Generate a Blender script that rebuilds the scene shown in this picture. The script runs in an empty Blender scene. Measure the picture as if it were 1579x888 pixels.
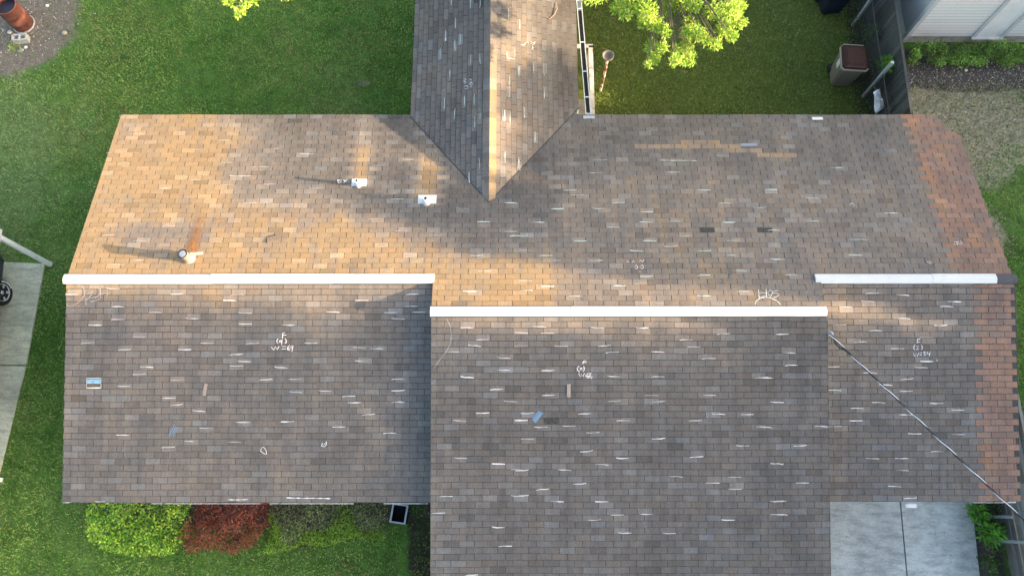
import bpy, math, random
import numpy as np
from mathutils import Vector, Matrix
R = math.radians
random.seed(7); rng = np.random.default_rng(11)
sc = bpy.context.scene

# ---------------------------------------------------------------- camera
TILT = R(16.0); CAMZ = 19.0; FPX = 1200.0
cd = bpy.data.cameras.new('camera'); cam = bpy.data.objects.new('camera', cd)
sc.collection.objects.link(cam); sc.camera = cam
cam.location = (0, 0, CAMZ); cam.rotation_euler = (TILT, 0, 0)
cd.sensor_width = 36.0; cd.lens = 36.0 * FPX / 1579.0
cd.clip_start = 0.1; cd.clip_end = 2000
# ---------------------------------------------------------------- light
SUN_EL = R(12.5); SUN_AZ = R(-8.0)            # from the east, a little south
sdir = Vector((math.cos(SUN_EL)*math.cos(SUN_AZ), math.cos(SUN_EL)*math.sin(SUN_AZ), math.sin(SUN_EL)))
w = bpy.data.worlds.new('World'); sc.world = w; w.use_nodes = True
nt = w.node_tree; bg = nt.nodes['Background']
sky = nt.nodes.new('ShaderNodeTexSky'); sky.sky_type = 'NISHITA'; sky.sun_disc = False
sky.sun_elevation = SUN_EL; sky.sun_rotation = R(90) - SUN_AZ
sky.air_density = 1.0; sky.dust_density = 4.5; sky.ozone_density = 0.6
nt.links.new(sky.outputs[0], bg.inputs[0]); bg.inputs[1].default_value = 0.15
sl = bpy.data.lights.new('sun', 'SUN'); sun = bpy.data.objects.new('sun', sl)
sc.collection.objects.link(sun); sl.energy = 4.5; sl.angle = R(0.6); sl.color = (1.0, 0.74, 0.46)
sun.rotation_euler = sdir.to_track_quat('Z', 'Y').to_euler()
sc.view_settings.view_transform = 'Standard'; sc.view_settings.look = 'None'
sc.view_settings.gamma = 1.0; sc.view_settings.exposure = 2.45
try: sc.view_settings.use_curve_mapping = False
except Exception: pass
sc.cycles.max_bounces = 6; sc.cycles.transparent_max_bounces = 4

# ---------------------------------------------------------------- helpers
CT, ST = math.cos(TILT), math.sin(TILT)
def ray(px, py):
    a = (px-789.5)/FPX; b = (444-py)/FPX
    return Vector((a, ST + b*CT, -CT + b*ST))
def onplane(px, py, n, d):
    n = Vector(n); r = ray(px, py); c = Vector((0, 0, CAMZ))
    return c + r*((d - n.dot(c))/n.dot(r))
def atz(px, py, z=0.0): return onplane(px, py, (0, 0, 1), z)

def tag(o, label=None, cat=None, group=None, kind=None):
    if label: o['label'] = label
    if cat: o['category'] = cat
    if group: o['group'] = group
    if kind: o['kind'] = kind
    return o
def parent_to(o, p):
    if p is not None:
        o.parent = p; o.matrix_parent_inverse = Matrix.Translation(-p.location) if p.type == 'EMPTY' else Matrix.Identity(4)
        if p.type != 'EMPTY':
            o.matrix_parent_inverse = Matrix.Identity(4)
    return o
def empty(name, loc, label=None, cat=None, group=None):
    o = bpy.data.objects.new(name, None); sc.collection.objects.link(o); o.location = loc
    o.empty_display_size = 0.2
    return tag(o, label, cat, group)

class MB:
    """collects faces (world coordinates) with one colour and one value per vertex"""
    def __init__(s): s.v = []; s.f = []; s.c = []; s.st = []; s.sm = []
    def add(s, pts, faces, col=(1, 1, 1), st=None, smooth=False):
        b = len(s.v); s.v += [tuple(p) for p in pts]
        s.c += [tuple(col)]*len(pts) if not isinstance(col, list) else col
        s.st += [0.0]*len(pts) if st is None else st
        for f in faces: s.f.append(tuple(i+b for i in f)); s.sm.append(smooth)
    def quad(s, a, b, c, d, col=(1, 1, 1)): s.add([a, b, c, d], [(0, 1, 2, 3)], col)
    def box(s, lo, hi, col=(1, 1, 1), rot=0.0, bevel=0.0):
        cx, cy = (lo[0]+hi[0])/2, (lo[1]+hi[1])/2; hx, hy = (hi[0]-lo[0])/2, (hi[1]-lo[1])/2
        c, sn = math.cos(rot), math.sin(rot)
        def P(x, y, z): return (cx + x*c - y*sn, cy + x*sn + y*c, z)
        if bevel <= 0:
            pts = [P(sx*hx, sy*hy, z) for z in (lo[2], hi[2]) for sx, sy in ((-1,-1),(1,-1),(1,1),(-1,1))]
            s.add(pts, [(3,2,1,0),(4,5,6,7),(0,1,5,4),(1,2,6,5),(2,3,7,6),(3,0,4,7)], col)
        else:
            b = bevel; rings = []
            for z, ins in ((lo[2], b), (lo[2]+b, 0), (hi[2]-b, 0), (hi[2], b)):
                x, y = hx-ins, hy-ins; q = b*0.6
                rings.append([P(*k, z) for k in ((-x+q,-y),(x-q,-y),(x,-y+q),(x,y-q),(x-q,y),(-x+q,y),(-x,y-q),(-x,-y+q))])
            s.loft(rings, col)
    def loft(s, rings, col=(1, 1, 1), cap=True, smooth=False):
        n = len(rings[0]); pts = [p for r in rings for p in r]; f = []
        for i in range(len(rings)-1):
            for j in range(n):
                k = (j+1) % n; f.append((i*n+j, i*n+k, (i+1)*n+k, (i+1)*n+j))
        s.add(pts, f, col, smooth=smooth)
        if cap:
            s.add(rings[0], [tuple(reversed(range(n)))], col); s.add(rings[-1], [tuple(range(n))], col)
    def tube(s, path, rad, n=8, col=(1, 1, 1), cap=True):
        path = [Vector(p) for p in path]
        rad = rad if isinstance(rad, (list, tuple)) else [rad]*len(path); rings = []
        for i, p in enumerate(path):
            d = (path[min(i+1, len(path)-1)] - path[max(i-1, 0)]).normalized()
            a = d.cross(Vector((0, 0, 1)) if abs(d.z) < .9 else Vector((1, 0, 0))).normalized(); b = d.cross(a)
            rings.append([p + (a*math.cos(t) + b*math.sin(t))*rad[i] for t in [2*math.pi*k/n for k in range(n)]])
        s.loft(rings, col, cap, True)
    def lathe(s, c, prof, n=24, col=(1, 1, 1), cap=True, axis=Vector((0, 0, 1)), smooth=True):
        axis = Vector(axis).normalized(); a = axis.cross(Vector((0, 1, 0)) if abs(axis.y) < .9 else Vector((1, 0, 0))).normalized(); b = axis.cross(a)
        c = Vector(c)
        s.loft([[c + axis*z + (a*math.cos(t)+b*math.sin(t))*r for t in [2*math.pi*k/n for k in range(n)]] for r, z in prof], col, cap, smooth)
    def leaf(s, p, d, up, L, W, col):
        sd = d.cross(up)
        if sd.length < 1e-4: sd = Vector((1, 0, 0))
        sd.normalize(); m = p + d*L*.5 + up*L*.06; t = p + d*L
        s.add([p, m + sd*W*.5 - up*W*.15, t, m - sd*W*.5 - up*W*.15, m], [(0, 1, 4), (1, 2, 4), (2, 3, 4), (3, 0, 4)], col)
    def build(s, name, m, parent=None, kind=None):
        me = bpy.data.meshes.new(name); me.from_pydata(s.v, [], s.f)
        me.polygons.foreach_set('use_smooth', s.sm)
        a = me.color_attributes.new('col', 'FLOAT_COLOR', 'POINT')
        a.data.foreach_set('color', np.array([tuple(c)[:3] + (1.0,) for c in s.c], dtype=np.float32).ravel())
        if any(s.st):
            b = me.attributes.new('stain_shade', 'FLOAT', 'POINT'); b.data.foreach_set('value', np.array(s.st, dtype=np.float32))
        me.materials.append(m); me.update()
        o = bpy.data.objects.new(name, me); sc.collection.objects.link(o)
        if kind: o['kind'] = kind
        if parent is not None:
            o.parent = parent
            q = parent; t = Vector((0, 0, 0))
            while q is not None:
                t += q.location; q = q.parent
            o.matrix_parent_inverse = Matrix.Translation(-t) if parent.type == 'EMPTY' else Matrix.Identity(4)
        return o

# ---------------------------------------------------------------- materials
def mat(name, rough=0.8, spec=0.3, metal=0.0):
    m = bpy.data.materials.new(name); m.use_nodes = True; n = m.node_tree; b = n.nodes['Principled BSDF']
    b.inputs['Roughness'].default_value = rough; b.inputs['Metallic'].default_value = metal
    b.inputs['Specular IOR Level'].default_value = spec
    return m, n, b
def nd(n, t, **k):
    x = n.nodes.new(t)
    for a, v in k.items(): setattr(x, a, v)
    return x
def noise(n, scale, detail=4, rough=.6, vec=None):
    t = nd(n, 'ShaderNodeTexNoise'); t.inputs['Scale'].default_value = scale; t.inputs['Detail'].default_value = detail
    t.inputs['Roughness'].default_value = rough
    if vec is None:
        tc = nd(n, 'ShaderNodeTexCoord'); vec = tc.outputs['Object']
    n.links.new(vec, t.inputs['Vector']); return t.outputs['Fac']
def ramp(n, fac, stops):
    r = nd(n, 'ShaderNodeValToRGB'); e = r.color_ramp.elements
    while len(e) < len(stops): e.new(.5)
    for i, (p, c) in enumerate(stops):
        e[i].position = p; e[i].color = (*c, 1) if not isinstance(c, (int, float)) else (c, c, c, 1)
    n.links.new(fac, r.inputs[0]); return r.outputs[0]
def mix(n, a, b, f, mode='MIX'):
    m = nd(n, 'ShaderNodeMix', data_type='RGBA', blend_type=mode)
    for s, v in ((m.inputs[0], f), (m.inputs[6], a), (m.inputs[7], b)):
        if isinstance(v, (int, float)): s.default_value = v
        elif isinstance(v, tuple): s.default_value = (*v, 1)
        else: n.links.new(v, s)
    return m.outputs[2]
def bump(n, b, h, strength=.4, dist=.01):
    x = nd(n, 'ShaderNodeBump'); x.inputs['Strength'].default_value = strength; x.inputs['Distance'].default_value = dist
    n.links.new(h, x.inputs['Height']); n.links.new(x.outputs[0], b.inputs['Normal'])
def attr(n, name='col'):
    a = nd(n, 'ShaderNodeAttribute'); a.attribute_name = name; return a
def maprange(n, v, a, b, c=0., d=1., smooth=True):
    m = nd(n, 'ShaderNodeMapRange'); m.interpolation_type = 'SMOOTHSTEP' if smooth else 'LINEAR'
    for i, k in enumerate((a, b, c, d)): m.inputs[i+1].default_value = k
    n.links.new(v, m.inputs[0]); return m.outputs[0]

def simple(name, col, rough=.7, spec=.3, metal=0., var=.15, scale=6., b=0.0, dirt=None):
    m, n, p = mat(name, rough, spec, metal)
    f = noise(n, scale, 6)
    lo = tuple(c*(1-var) for c in col); hi = tuple(min(1, c*(1+var)) for c in col)
    c = ramp(n, f, [(.3, lo), (.7, hi)])
    if dirt:
        c = mix(n, c, dirt[0], ramp(n, noise(n, dirt[1], 8, .7), [(dirt[2], 0), (dirt[2]+.15, dirt[3])]))
    n.links.new(c, p.inputs['Base Color'])
    if b: bump(n, p, noise(n, scale*8, 4), b, .005)
    return m
def vcol(name, rough=.7, spec=.25, grain=(120., .35), sheen=False, trans=0.0):
    m, n, p = mat(name, rough, spec)
    c = mix(n, attr(n).outputs['Color'], ramp(n, noise(n, grain[0], 3, .7), [(.25, 1-grain[1]), (.75, 1+grain[1])]), 1.0, 'MULTIPLY')
    n.links.new(c, p.inputs['Base Color'])
    if trans > 0:
        t = nd(n, 'ShaderNodeBsdfTranslucent'); n.links.new(c, t.inputs[0]); ms = nd(n, 'ShaderNodeMixShader')
        ms.inputs[0].default_value = trans; out = n.nodes['Material Output']
        n.links.new(p.outputs[0], ms.inputs[1]); n.links.new(t.outputs[0], ms.inputs[2]); n.links.new(ms.outputs[0], out.inputs[0])
    return m
# asphalt shingles: per tab colour; 'stain' 0 = clean granules, 1 = grey with algae and painted-in shade
def shingle_mat():
    m, n, p = mat('shingle', .92, .15)
    a = attr(n); st = attr(n, 'stain_shade')
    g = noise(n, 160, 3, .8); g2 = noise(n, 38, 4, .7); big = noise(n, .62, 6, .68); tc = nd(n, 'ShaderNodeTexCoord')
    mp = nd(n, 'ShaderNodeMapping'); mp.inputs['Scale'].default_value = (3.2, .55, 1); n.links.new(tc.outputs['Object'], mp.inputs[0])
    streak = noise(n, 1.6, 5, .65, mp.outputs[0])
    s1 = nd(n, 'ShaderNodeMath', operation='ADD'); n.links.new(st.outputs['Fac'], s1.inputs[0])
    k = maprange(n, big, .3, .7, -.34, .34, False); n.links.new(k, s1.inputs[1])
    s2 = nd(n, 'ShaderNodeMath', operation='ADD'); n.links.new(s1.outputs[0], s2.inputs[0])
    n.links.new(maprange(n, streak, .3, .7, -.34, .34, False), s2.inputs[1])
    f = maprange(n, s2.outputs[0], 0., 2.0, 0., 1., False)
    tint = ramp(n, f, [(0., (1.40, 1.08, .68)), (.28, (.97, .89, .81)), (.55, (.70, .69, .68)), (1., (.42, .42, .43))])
    c = mix(n, a.outputs['Color'], tint, 1.0, 'MULTIPLY')
    c = mix(n, c, ramp(n, g, [(.28, .55), (.5, 1.0), (.75, 1.55)]), 1.0, 'MULTIPLY')
    c = mix(n, c, ramp(n, g2, [(.3, .8), (.7, 1.2)]), 1.0, 'MULTIPLY')
    n.links.new(c, p.inputs['Base Color']); bump(n, p, g, .35, .004)
    return m
M = {}
M['shingle'] = shingle_mat()
M['felt'] = simple('roofing_felt', (.062, .060, .058), .95, .1, 0, .4, 30.)
M['chalk'] = vcol('chalk', .95, .05, (200., .35))
M['white_metal'] = simple('white_metal', (.57, .58, .585), .5, .3, 0, .05, 3., 0, ((.38, .37, .35), 4., .58, .6))
M['white_paint'] = simple('white_paint', (.84, .85, .84), .55, .35, 0, .06, 4., 0, ((.4, .38, .34), 7., .58, .5))
M['worn_paint'] = simple('worn_paint', (.50, .50, .48), .7, .25, 0, .1, 5., 0, ((.16, .13, .10), 9., .5, .8))
M['galv'] = simple('galvanized_metal', (.36, .38, .40), .4, .5, .6, .15, 12.)
M['fence_metal'] = simple('fence_metal', (.36, .41, .44), .5, .4, .3, .2, 12.)
M['rail_brown'] = simple('rusted_rail', (.26, .19, .15), .8, .2, 0, .3, 9.)
M['dark_rail'] = simple('dark_rail', (.05, .055, .06), .6, .3)
M['rust'] = simple('rusty_metal', (.20, .075, .04), .85, .2, 0, .45, 9., .3, ((.42, .30, .2), 14., .6, .7))
M['barrel'] = simple('rusty_red_barrel', (.150, .056, .042), .9, .25, 0, .35, 6., .2, ((.07, .03, .025), 9., .55, .7))
M['dark'] = simple('dark_interior', (.02, .022, .028), .8, .2)
M['brick'] = simple('house_wall', (.34, .30, .26), .9, .2, 0, .15, 8.)
M['soffit'] = simple('soffit', (.42, .40, .37), .8, .2)
M['wood_grey'] = vcol('weathered_wood', .9, .15, (60., .4))
M['plastic'] = vcol('bin_plastic', .6, .15, (30., .08))
M['siding'] = vcol('siding_vinyl', .55, .3, (20., .05))
M['leaf'] = vcol('leaf', .55, .3, (25., .2), trans=.25)
M['bark'] = simple('bark', (.17, .145, .12), .95, .1, 0, .35, 20., .5)
M['grass'] = vcol('grass_blades', .7, .15, (9., .2), trans=.15)
M['rock'] = vcol('stone', .9, .2, (40., .3))
M['cloth'] = simple('cloth', (.66, .68, .70), .9, .1, 0, .12, 14., .3, ((.35, .36, .38), 10., .5, .6))
M['rubber'] = simple('tyre_rubber', (.018, .018, .02), .7, .3)
M['car_paint'] = simple('car_paint', (.03, .035, .05), .3, .5, .2, .05)
M['glass'] = simple('dark_glass', (.03, .04, .05), .1, .6)
M['alloy'] = simple('alloy_rim', (.62, .63, .65), .3, .5, .7, .05)
M['cable'] = simple('black_cable', (.03, .03, .035), .6, .4)
M['bare_wire'] = simple('bare_wire', (.66, .67, .70), .45, .5, .3, .08)

def concrete_mat():
    m, n, p = mat('concrete', .9, .2)
    c = ramp(n, noise(n, .9, 8, .65), [(.3, (.33, .355, .35)), (.5, (.50, .53, .515)), (.7, (.60, .62, .59))])
    c = mix(n, c, ramp(n, noise(n, 55, 4, .8), [(.25, .62), (.7, 1.2)]), 1.0, 'MULTIPLY')
    sp = ramp(n, noise(n, 13, 6, .75), [(.60, 0), (.70, .7)]); c = mix(n, c, (.09, .085, .075), sp)
    tc = nd(n, 'ShaderNodeTexCoord'); mp = nd(n, 'ShaderNodeMapping'); mp.inputs['Scale'].default_value = (2.2, 7, 1)
    n.links.new(tc.outputs['Object'], mp.inputs[0])
    c = mix(n, c, (.13, .14, .14), ramp(n, noise(n, 1.1, 9, .75, mp.outputs[0]), [(.44, 0), (.68, .62)]))
    at = attr(n); c = mix(n, c, at.outputs['Color'], 1.0, 'MULTIPLY')
    n.links.new(c, p.inputs['Base Color']); bump(n, p, noise(n, 60, 5), .3, .006); return m
M['concrete'] = concrete_mat()

# ground: one sheet; lawn, bare dirt, dry lawn and mulch by world position
def ground_mat():
    m, n, p = mat('lawn', .95, .1)
    tc = nd(n, 'ShaderNodeTexCoord'); xyz = nd(n, 'ShaderNodeSeparateXYZ'); n.links.new(tc.outputs['Object'], xyz.inputs[0])
    big = noise(n, .35, 5, .6); fine = noise(n, 26, 5, .8); midn = noise(n, 3.2, 5, .7)
    g = ramp(n, big, [(.32, (.055, .120, .022)), (.5, (.086, .175, .032)), (.68, (.140, .215, .055))])
    g = mix(n, g, ramp(n, midn, [(.3, .62), (.7, 1.35)]), 1.0, 'MULTIPLY')
    g = mix(n, g, ramp(n, fine, [(.3, .45), (.5, .95), (.72, 1.7)]), 1.0, 'MULTIPLY')
    g = mix(n, g, (.15, .155, .065), ramp(n, noise(n, .8, 7, .7), [(.56, 0), (.72, .55)]))
    g = mix(n, g, (.045, .115, .03), ramp(n, noise(n, .55, 6, .65), [(.3, .5), (.42, 0)]))
    def near(cx, cy, rx, ry, rag=.9):
        a = nd(n, 'ShaderNodeVectorMath', operation='SUBTRACT'); n.links.new(tc.outputs['Object'], a.inputs[0]); a.inputs[1].default_value = (cx, cy, 0)
        s = nd(n, 'ShaderNodeVectorMath', operation='MULTIPLY'); n.links.new(a.outputs[0], s.inputs[0]); s.inputs[1].default_value = (1/rx, 1/ry, 0)
        l = nd(n, 'ShaderNodeVectorMath', operation='LENGTH'); n.links.new(s.outputs[0], l.inputs[0])
        q = nd(n, 'ShaderNodeMath', operation='MULTIPLY_ADD'); n.links.new(noise(n, 2.0, 9, .8), q.inputs[0]); q.inputs[1].default_value = rag; n.links.new(l.outputs['Value'], q.inputs[2])
        return maprange(n, q.outputs[0], 1.0+rag*.5-.10, 1.0+rag*.5+.10, 1., 0.)
    dirt = mix(n, ramp(n, noise(n, 5, 7, .75), [(.3, (.125, .102, .076)), (.7, (.30, .25, .19))]), ramp(n, noise(n, 24, 5, .85), [(.3, .4), (.55, 1.), (.72, 2.4)]), 1.0, 'MULTIPLY')
    dry = mix(n, ramp(n, noise(n, 4, 7, .8), [(.3, (.14, .16, .08)), (.5, (.30, .27, .18)), (.7, (.42, .37, .26))]), ramp(n, noise(n, 18, 6, .85), [(.3, .4), (.7, 1.7)]), 1.0, 'MULTIPLY')
    mul = mix(n, (.10, .085, .075), ramp(n, noise(n, 22, 6, .85), [(.3, .3), (.55, 1.), (.72, 3.)]), 1.0, 'MULTIPLY')
    ol = nd(n, 'ShaderNodeMath', operation='MULTIPLY'); ol.inputs[1].default_value = .75; n.links.new(near(5.6, 11.5, 4.6, 4.2, .8), ol.inputs[0])
    g = mix(n, g, mix(n, (.068, .085, .022), ramp(n, fine, [(.3, .45), (.5, .95), (.72, 1.8)]), 1.0, 'MULTIPLY'), ol.outputs[0])
    lt = nd(n, 'ShaderNodeMath', operation='MULTIPLY'); lt.inputs[1].default_value = .25; n.links.new(near(-13.6, 8.2, 1.3, 3.2, 1.2), lt.inputs[0])
    g = mix(n, g, (.21, .25, .12), lt.outputs[0])
    c = mix(n, g, dirt, near(-14.2, 13.2, 2.0, 1.7))
    for cx, cy, rx, ry in ((-9.5, 16.0, 1.2, .9), (-4.1, 11.3, .22, .08), (7.3, 10.25, .25, .12), (-13.3, 5.95, 1.2, .16), (-13.7, -.4, .6, .5)):
        c = mix(n, c, dirt, near(cx, cy, rx, ry, .7))
    c = mix(n, c, dry, near(12.2, 10.2, 1.9, 2.0, 1.2))
    c = mix(n, c, dry, near(12.3, 6.9, .5, .6, 1.2))
    c = mix(n, c, mul, near(12.6, 11.75, 2.7, .75, .35))
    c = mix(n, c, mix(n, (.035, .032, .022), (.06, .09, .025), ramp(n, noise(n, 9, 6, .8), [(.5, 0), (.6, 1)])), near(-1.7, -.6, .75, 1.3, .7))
    c = mix(n, c, mul, near(11.0, -2, .35, 3.2, .4))
    c = mix(n, c, mul, near(-5.6, .4, 4.6, .8, .3))
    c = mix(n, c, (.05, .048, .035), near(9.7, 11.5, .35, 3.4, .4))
    n.links.new(c, p.inputs['Base Color']); bump(n, p, fine, .6, .03); return m
M['ground'] = ground_mat()

# ---------------------------------------------------------------- setting
def sheet(name, pts, z, m, thick=0.0, kind='structure', col=(1, 1, 1)):
    b = MB(); n = len(pts); top = [(x, y, z) for x, y in pts]
    if thick: b.loft([[(x, y, z-thick) for x, y in pts], top], col)
    else: b.add(top, [tuple(range(n))], col)
    return b.build(name, m, None, kind)
g = MB(); g.add([(-400, -400, 0), (400, -400, 0), (400, 400, 0), (-400, 400, 0)], [(0, 1, 2, 3)]); g.build('lawn', M['ground'], None, 'structure')
# right driveway: two slabs with a joint
db = MB()
db.loft([[(x, y, z) for x, y in ((6.0, 3.0), (9.22, 3.0), (9.035, -1.43), (8.75, -9.0), (6.0, -9.0))][::-1] for z in (-.1, .05)])
db.loft([[(x, y, z) for x, y in ((9.25, 3.0), (10.95, 3.0), (10.71, -1.43), (10.3, -9.0), (8.78, -9.0), (9.065, -1.43))][::-1] for z in (-.1, .052)], (1.03, 1.03, 1.0))
db.build('driveway', M['concrete'], None, 'structure')
dl = MB()
dl.loft([[(x, y, z) for x, y in ((-16, 6.25), (-11.95, 6.08), (-11.98, 3.47), (-16, 3.47))][::-1] for z in (-.1, .05)], (1.30, 1.18, .88))
dl.loft([[(x, y, z) for x, y in ((-16, 3.44), (-11.985, 3.44), (-12.30, -1.0), (-12.9, -9), (-16, -9))][::-1] for z in (-.1, .048)], (1.30, 1.19, .92))
dl.build('concrete_pad', M['concrete'], None, 'structure')

# ---------------------------------------------------------------- the house
YR, ZR, P = 4.561, 3.767, .25
XL, XR, MXL, MXR = -9.1, 10.25, -1.61, 6.29
MYR, MZR = 3.831, 3.95
GX, GZ, GP = -.5, 3.30, .3185        # cross gable ridge x, z, pitch
GXW, GXE = -2.36, 1.56
YB, YF = 8.87, .17
def zback(y): return ZR - P*(y-YR)
def zfront(y): return ZR + P*(y-YR)
def zmid(y): return MZR + P*(y-MYR)
def zgab(x): return GZ - GP*abs(x-GX)
pb = lambda px, py: onplane(px, py, (0, P, 1), ZR+P*YR)
pf = lambda px, py: onplane(px, py, (0, -P, 1), ZR-P*YR)
pm = lambda px, py: onplane(px, py, (0, -P, 1), MZR-P*MYR)
pgw = lambda px, py: onplane(px, py, (-GP, 0, 1), GZ-GP*GX)
pge = lambda px, py: onplane(px, py, (GP, 0, 1), GZ+GP*GX)
house = empty('house', (.5, 4.5, 0), 'low house under worn grey brown asphalt shingles marked all over with chalk', 'house')

# chalk marks read off the roof: (zone origin x, y) -> list of (centre x, y, length) in 1/3.9475 pixel
K = 1/3.9475
MARKS = {
 (0, 225): [(1185,25),(1375,105),(1570,130),(1185,210),(1380,240),(1465,185,140),(1245,322),(1510,350,110),(1425,468),(1030,490),(745,128),(855,150),(750,45,200),(725,340,330),(925,405),(660,400),(1005,262),(680,485),(665,545),(1000,608),(720,725),(840,700),(1335,665),(850,580)],
 (0, 0): [(825,800,100),(830,818,100),(820,830,90),(1365,857)],
 (400, 225): [(95,20),(290,52),(900,85),(725,122),(20,130),(60,235),(130,288),(345,262),(800,292),(840,325),(465,335),(700,448),(545,450),(100,460),(865,520),(1075,545),(10,352),(895,668),(460,668),(240,698),(365,730),(1155,665),(1325,668),(1370,762),(1365,465),(1530,350),(1530,522),(1240,380),(1565,550),(1280,885)],
 (800, 225): [(495,88),(970,92,230),(1240,63),(470,168),(940,163),(310,272),(355,300),(1045,272),(1125,270),(1535,270),(235,385),(485,382),(605,350),(775,405),(1260,352),(1465,376),(120,468),(775,465),(945,463),(1280,467),(575,497),(1000,549),(15,548),(375,582),(795,581),(925,611),(1305,578),(40,638),(715,641),(1130,640),(1280,668),(165,670),(215,700),(470,700),(1565,690),(1345,762),(775,795),(1125,790),(610,852),(40,825),(175,858),(45,882)],
 (1179, 225): [(440,137),(38,268),(290,322),(770,412),(290,460),(50,518),(560,572),(585,575),(550,668),(80,692),(155,787)],
 (0, 440): [(1080,52),(1445,57),(1400,93),(720,130),(945,165),(1495,167),(718,208),(1170,200),(580,241),(1495,234),(850,315),(535,350),(1262,350),(1540,352),(760,391),(1125,390),(1440,420),(1488,462),(1440,488),(895,497),(848,540),(1080,574),(755,612),(1030,684),(1075,726),(1213,763),(1480,832),(1255,868),(440,55),(690,18)],
 (400, 440): [(930,55),(625,92),(930,128),(448,162),(800,165),(970,163),(845,203),(178,240),(313,350),(610,380),(715,384),(622,460),(132,498),(40,572),(220,570),(845,570),(222,648),(402,641),(845,638),(545,674),(578,712),(845,712),(665,785),(172,827),(487,860),(1265,258),(1355,330),(1310,368),(1178,407),(1490,440),(1490,515),(1265,557),(1445,632),(1530,705),(1360,775),(1220,822),(1280,37)],
 (800, 440): [(45,35),(175,8),(345,68),(610,5),(1125,65),(1365,40),(127,252),(480,257),(750,257),(175,290),(15,288),(1245,295),(1018,332),(15,368),(257,368),(520,366),(1065,374),(568,408),(845,405),(1155,446),(178,517),(578,553),(845,556),(1475,560),(180,668),(808,669),(1160,668),(580,703),(850,706),(50,775),(400,780),(1215,782),(1390,784),(635,822),(1075,822),(305,854),(1485,860),(135,860),(15,820),(1570,710)],
 (1179, 440): [(838,58),(653,48),(625,98),(1153,99),(490,130),(1105,130),(845,202),(455,241),(1070,242),(675,277),(982,316),(582,345),(808,385),(985,462),(415,495),(950,498),(640,533),(862,570),(735,606),(860,642),(425,638),(690,713),(1045,716),(562,748),(1175,757),(858,785),(553,822),(345,858),(428,857),(105,297),(150,410),(162,487),(75,710),(10,562),(10,862)],
 (0, 663): [(750,30),(1155,68,60),(1430,72),(1025,103),(610,432,60),(1450,420,120)],
 (400, 663): [(795,18),(300,412,270),(1225,168),(1455,204),(1570,240),(1135,402),(1570,398),(1092,502),(1455,588),(1497,705),(1290,880)],
 (800, 663): [(450,13),(52,53),(850,50),(1360,93),(412,125),(632,168),(1082,162),(505,210),(20,243),(280,242),(955,282),(1313,284),(370,324),(1180,320),(145,360),(1315,356),(20,397),(235,434),(505,433),(600,514),(780,508),(460,543),(1272,544),(645,622),(915,625),(1570,205),(1570,430),(1570,513)],
 (1179, 663): [(912,20),(1180,25),(215,93),(1050,130),(655,171),(832,170),(835,244),(75,205),(228,320),(790,342),(885,412),(92,432),(97,513)],
}
GMARKS = {  # strokes that run along the gable eaves (vertical in the picture)
 (400, 0): [(1195,145),(1135,220),(1222,240),(1192,278),(1102,328),(1285,368),(1345,360),(1160,455),(1126,633),(1250,617),(1310,610),(1343,697),(1312,745),(1190,695),(1170,5),(1288,25),(1345,20),(1515,90),(1550,335),(1520,530,140),(1525,715),(1480,705),(1490,705),(1497,705)],
 (400, 225): [(1340,110),(1280,195),(1495,70),(1575,105)],
 (800, 225): [(3,120),(67,125)],
 (800, 0): [(0,440),(90,420),(152,430),(155,570),(32,687),(97,837),(3,150)],
}
def region_of(px, py):
    """which slope a photograph pixel falls on"""
    if py < 312:
        q = pgw(px, py)
        if 634 < px <= 756 and q.x > GXW:
            if zgab(q.x) >= zback(q.y): return 'gw'
        q = pge(px, py)
        if 756 < px < 900 and zgab(q.x) >= zback(q.y): return 'ge'
    if 664 <= px <= 1276:
        return 'back' if py < 473 else 'mid'
    return 'back' if py < 424 else ('left' if px < 664 else 'right')
PL = {'back': (pb, Vector((1, 0, 0)), Vector((0, -1, P)).normalized(), Vector((0, P, 1)).normalized()),
      'left': (pf, Vector((1, 0, 0)), Vector((0, 1, P)).normalized(), Vector((0, -P, 1)).normalized()),
      'right': (pf, Vector((1, 0, 0)), Vector((0, 1, P)).normalized(), Vector((0, -P, 1)).normalized()),
      'mid': (pm, Vector((1, 0, 0)), Vector((0, 1, P)).normalized(), Vector((0, -P, 1)).normalized()),
      'gw': (pgw, Vector((0, 1, 0)), Vector((1, 0, GP)).normalized(), Vector((-GP, 0, 1)).normalized()),
      'ge': (pge, Vector((0, 1, 0)), Vector((-1, 0, GP)).normalized(), Vector((GP, 0, 1)).normalized())}
marks = {k: [] for k in PL}
for tab, vert in ((MARKS, 0), (GMARKS, 1)):
    for (ox, oy), ls in tab.items():
        for mk in ls:
            px, py = ox + mk[0]*K, oy + mk[1]*K; L = (mk[2] if len(mk) > 2 else (66 if vert else 80))*K
            rg = region_of(px, py)
            if vert and rg not in ('gw', 'ge'): continue
            if not vert and rg in ('gw', 'ge'): continue
            f = PL[rg][0]
            a = f(px, py-L/2) if vert else f(px-L/2, py); b = f(px, py+L/2) if vert else f(px+L/2, py)
            marks[rg].append((a, b))

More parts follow.
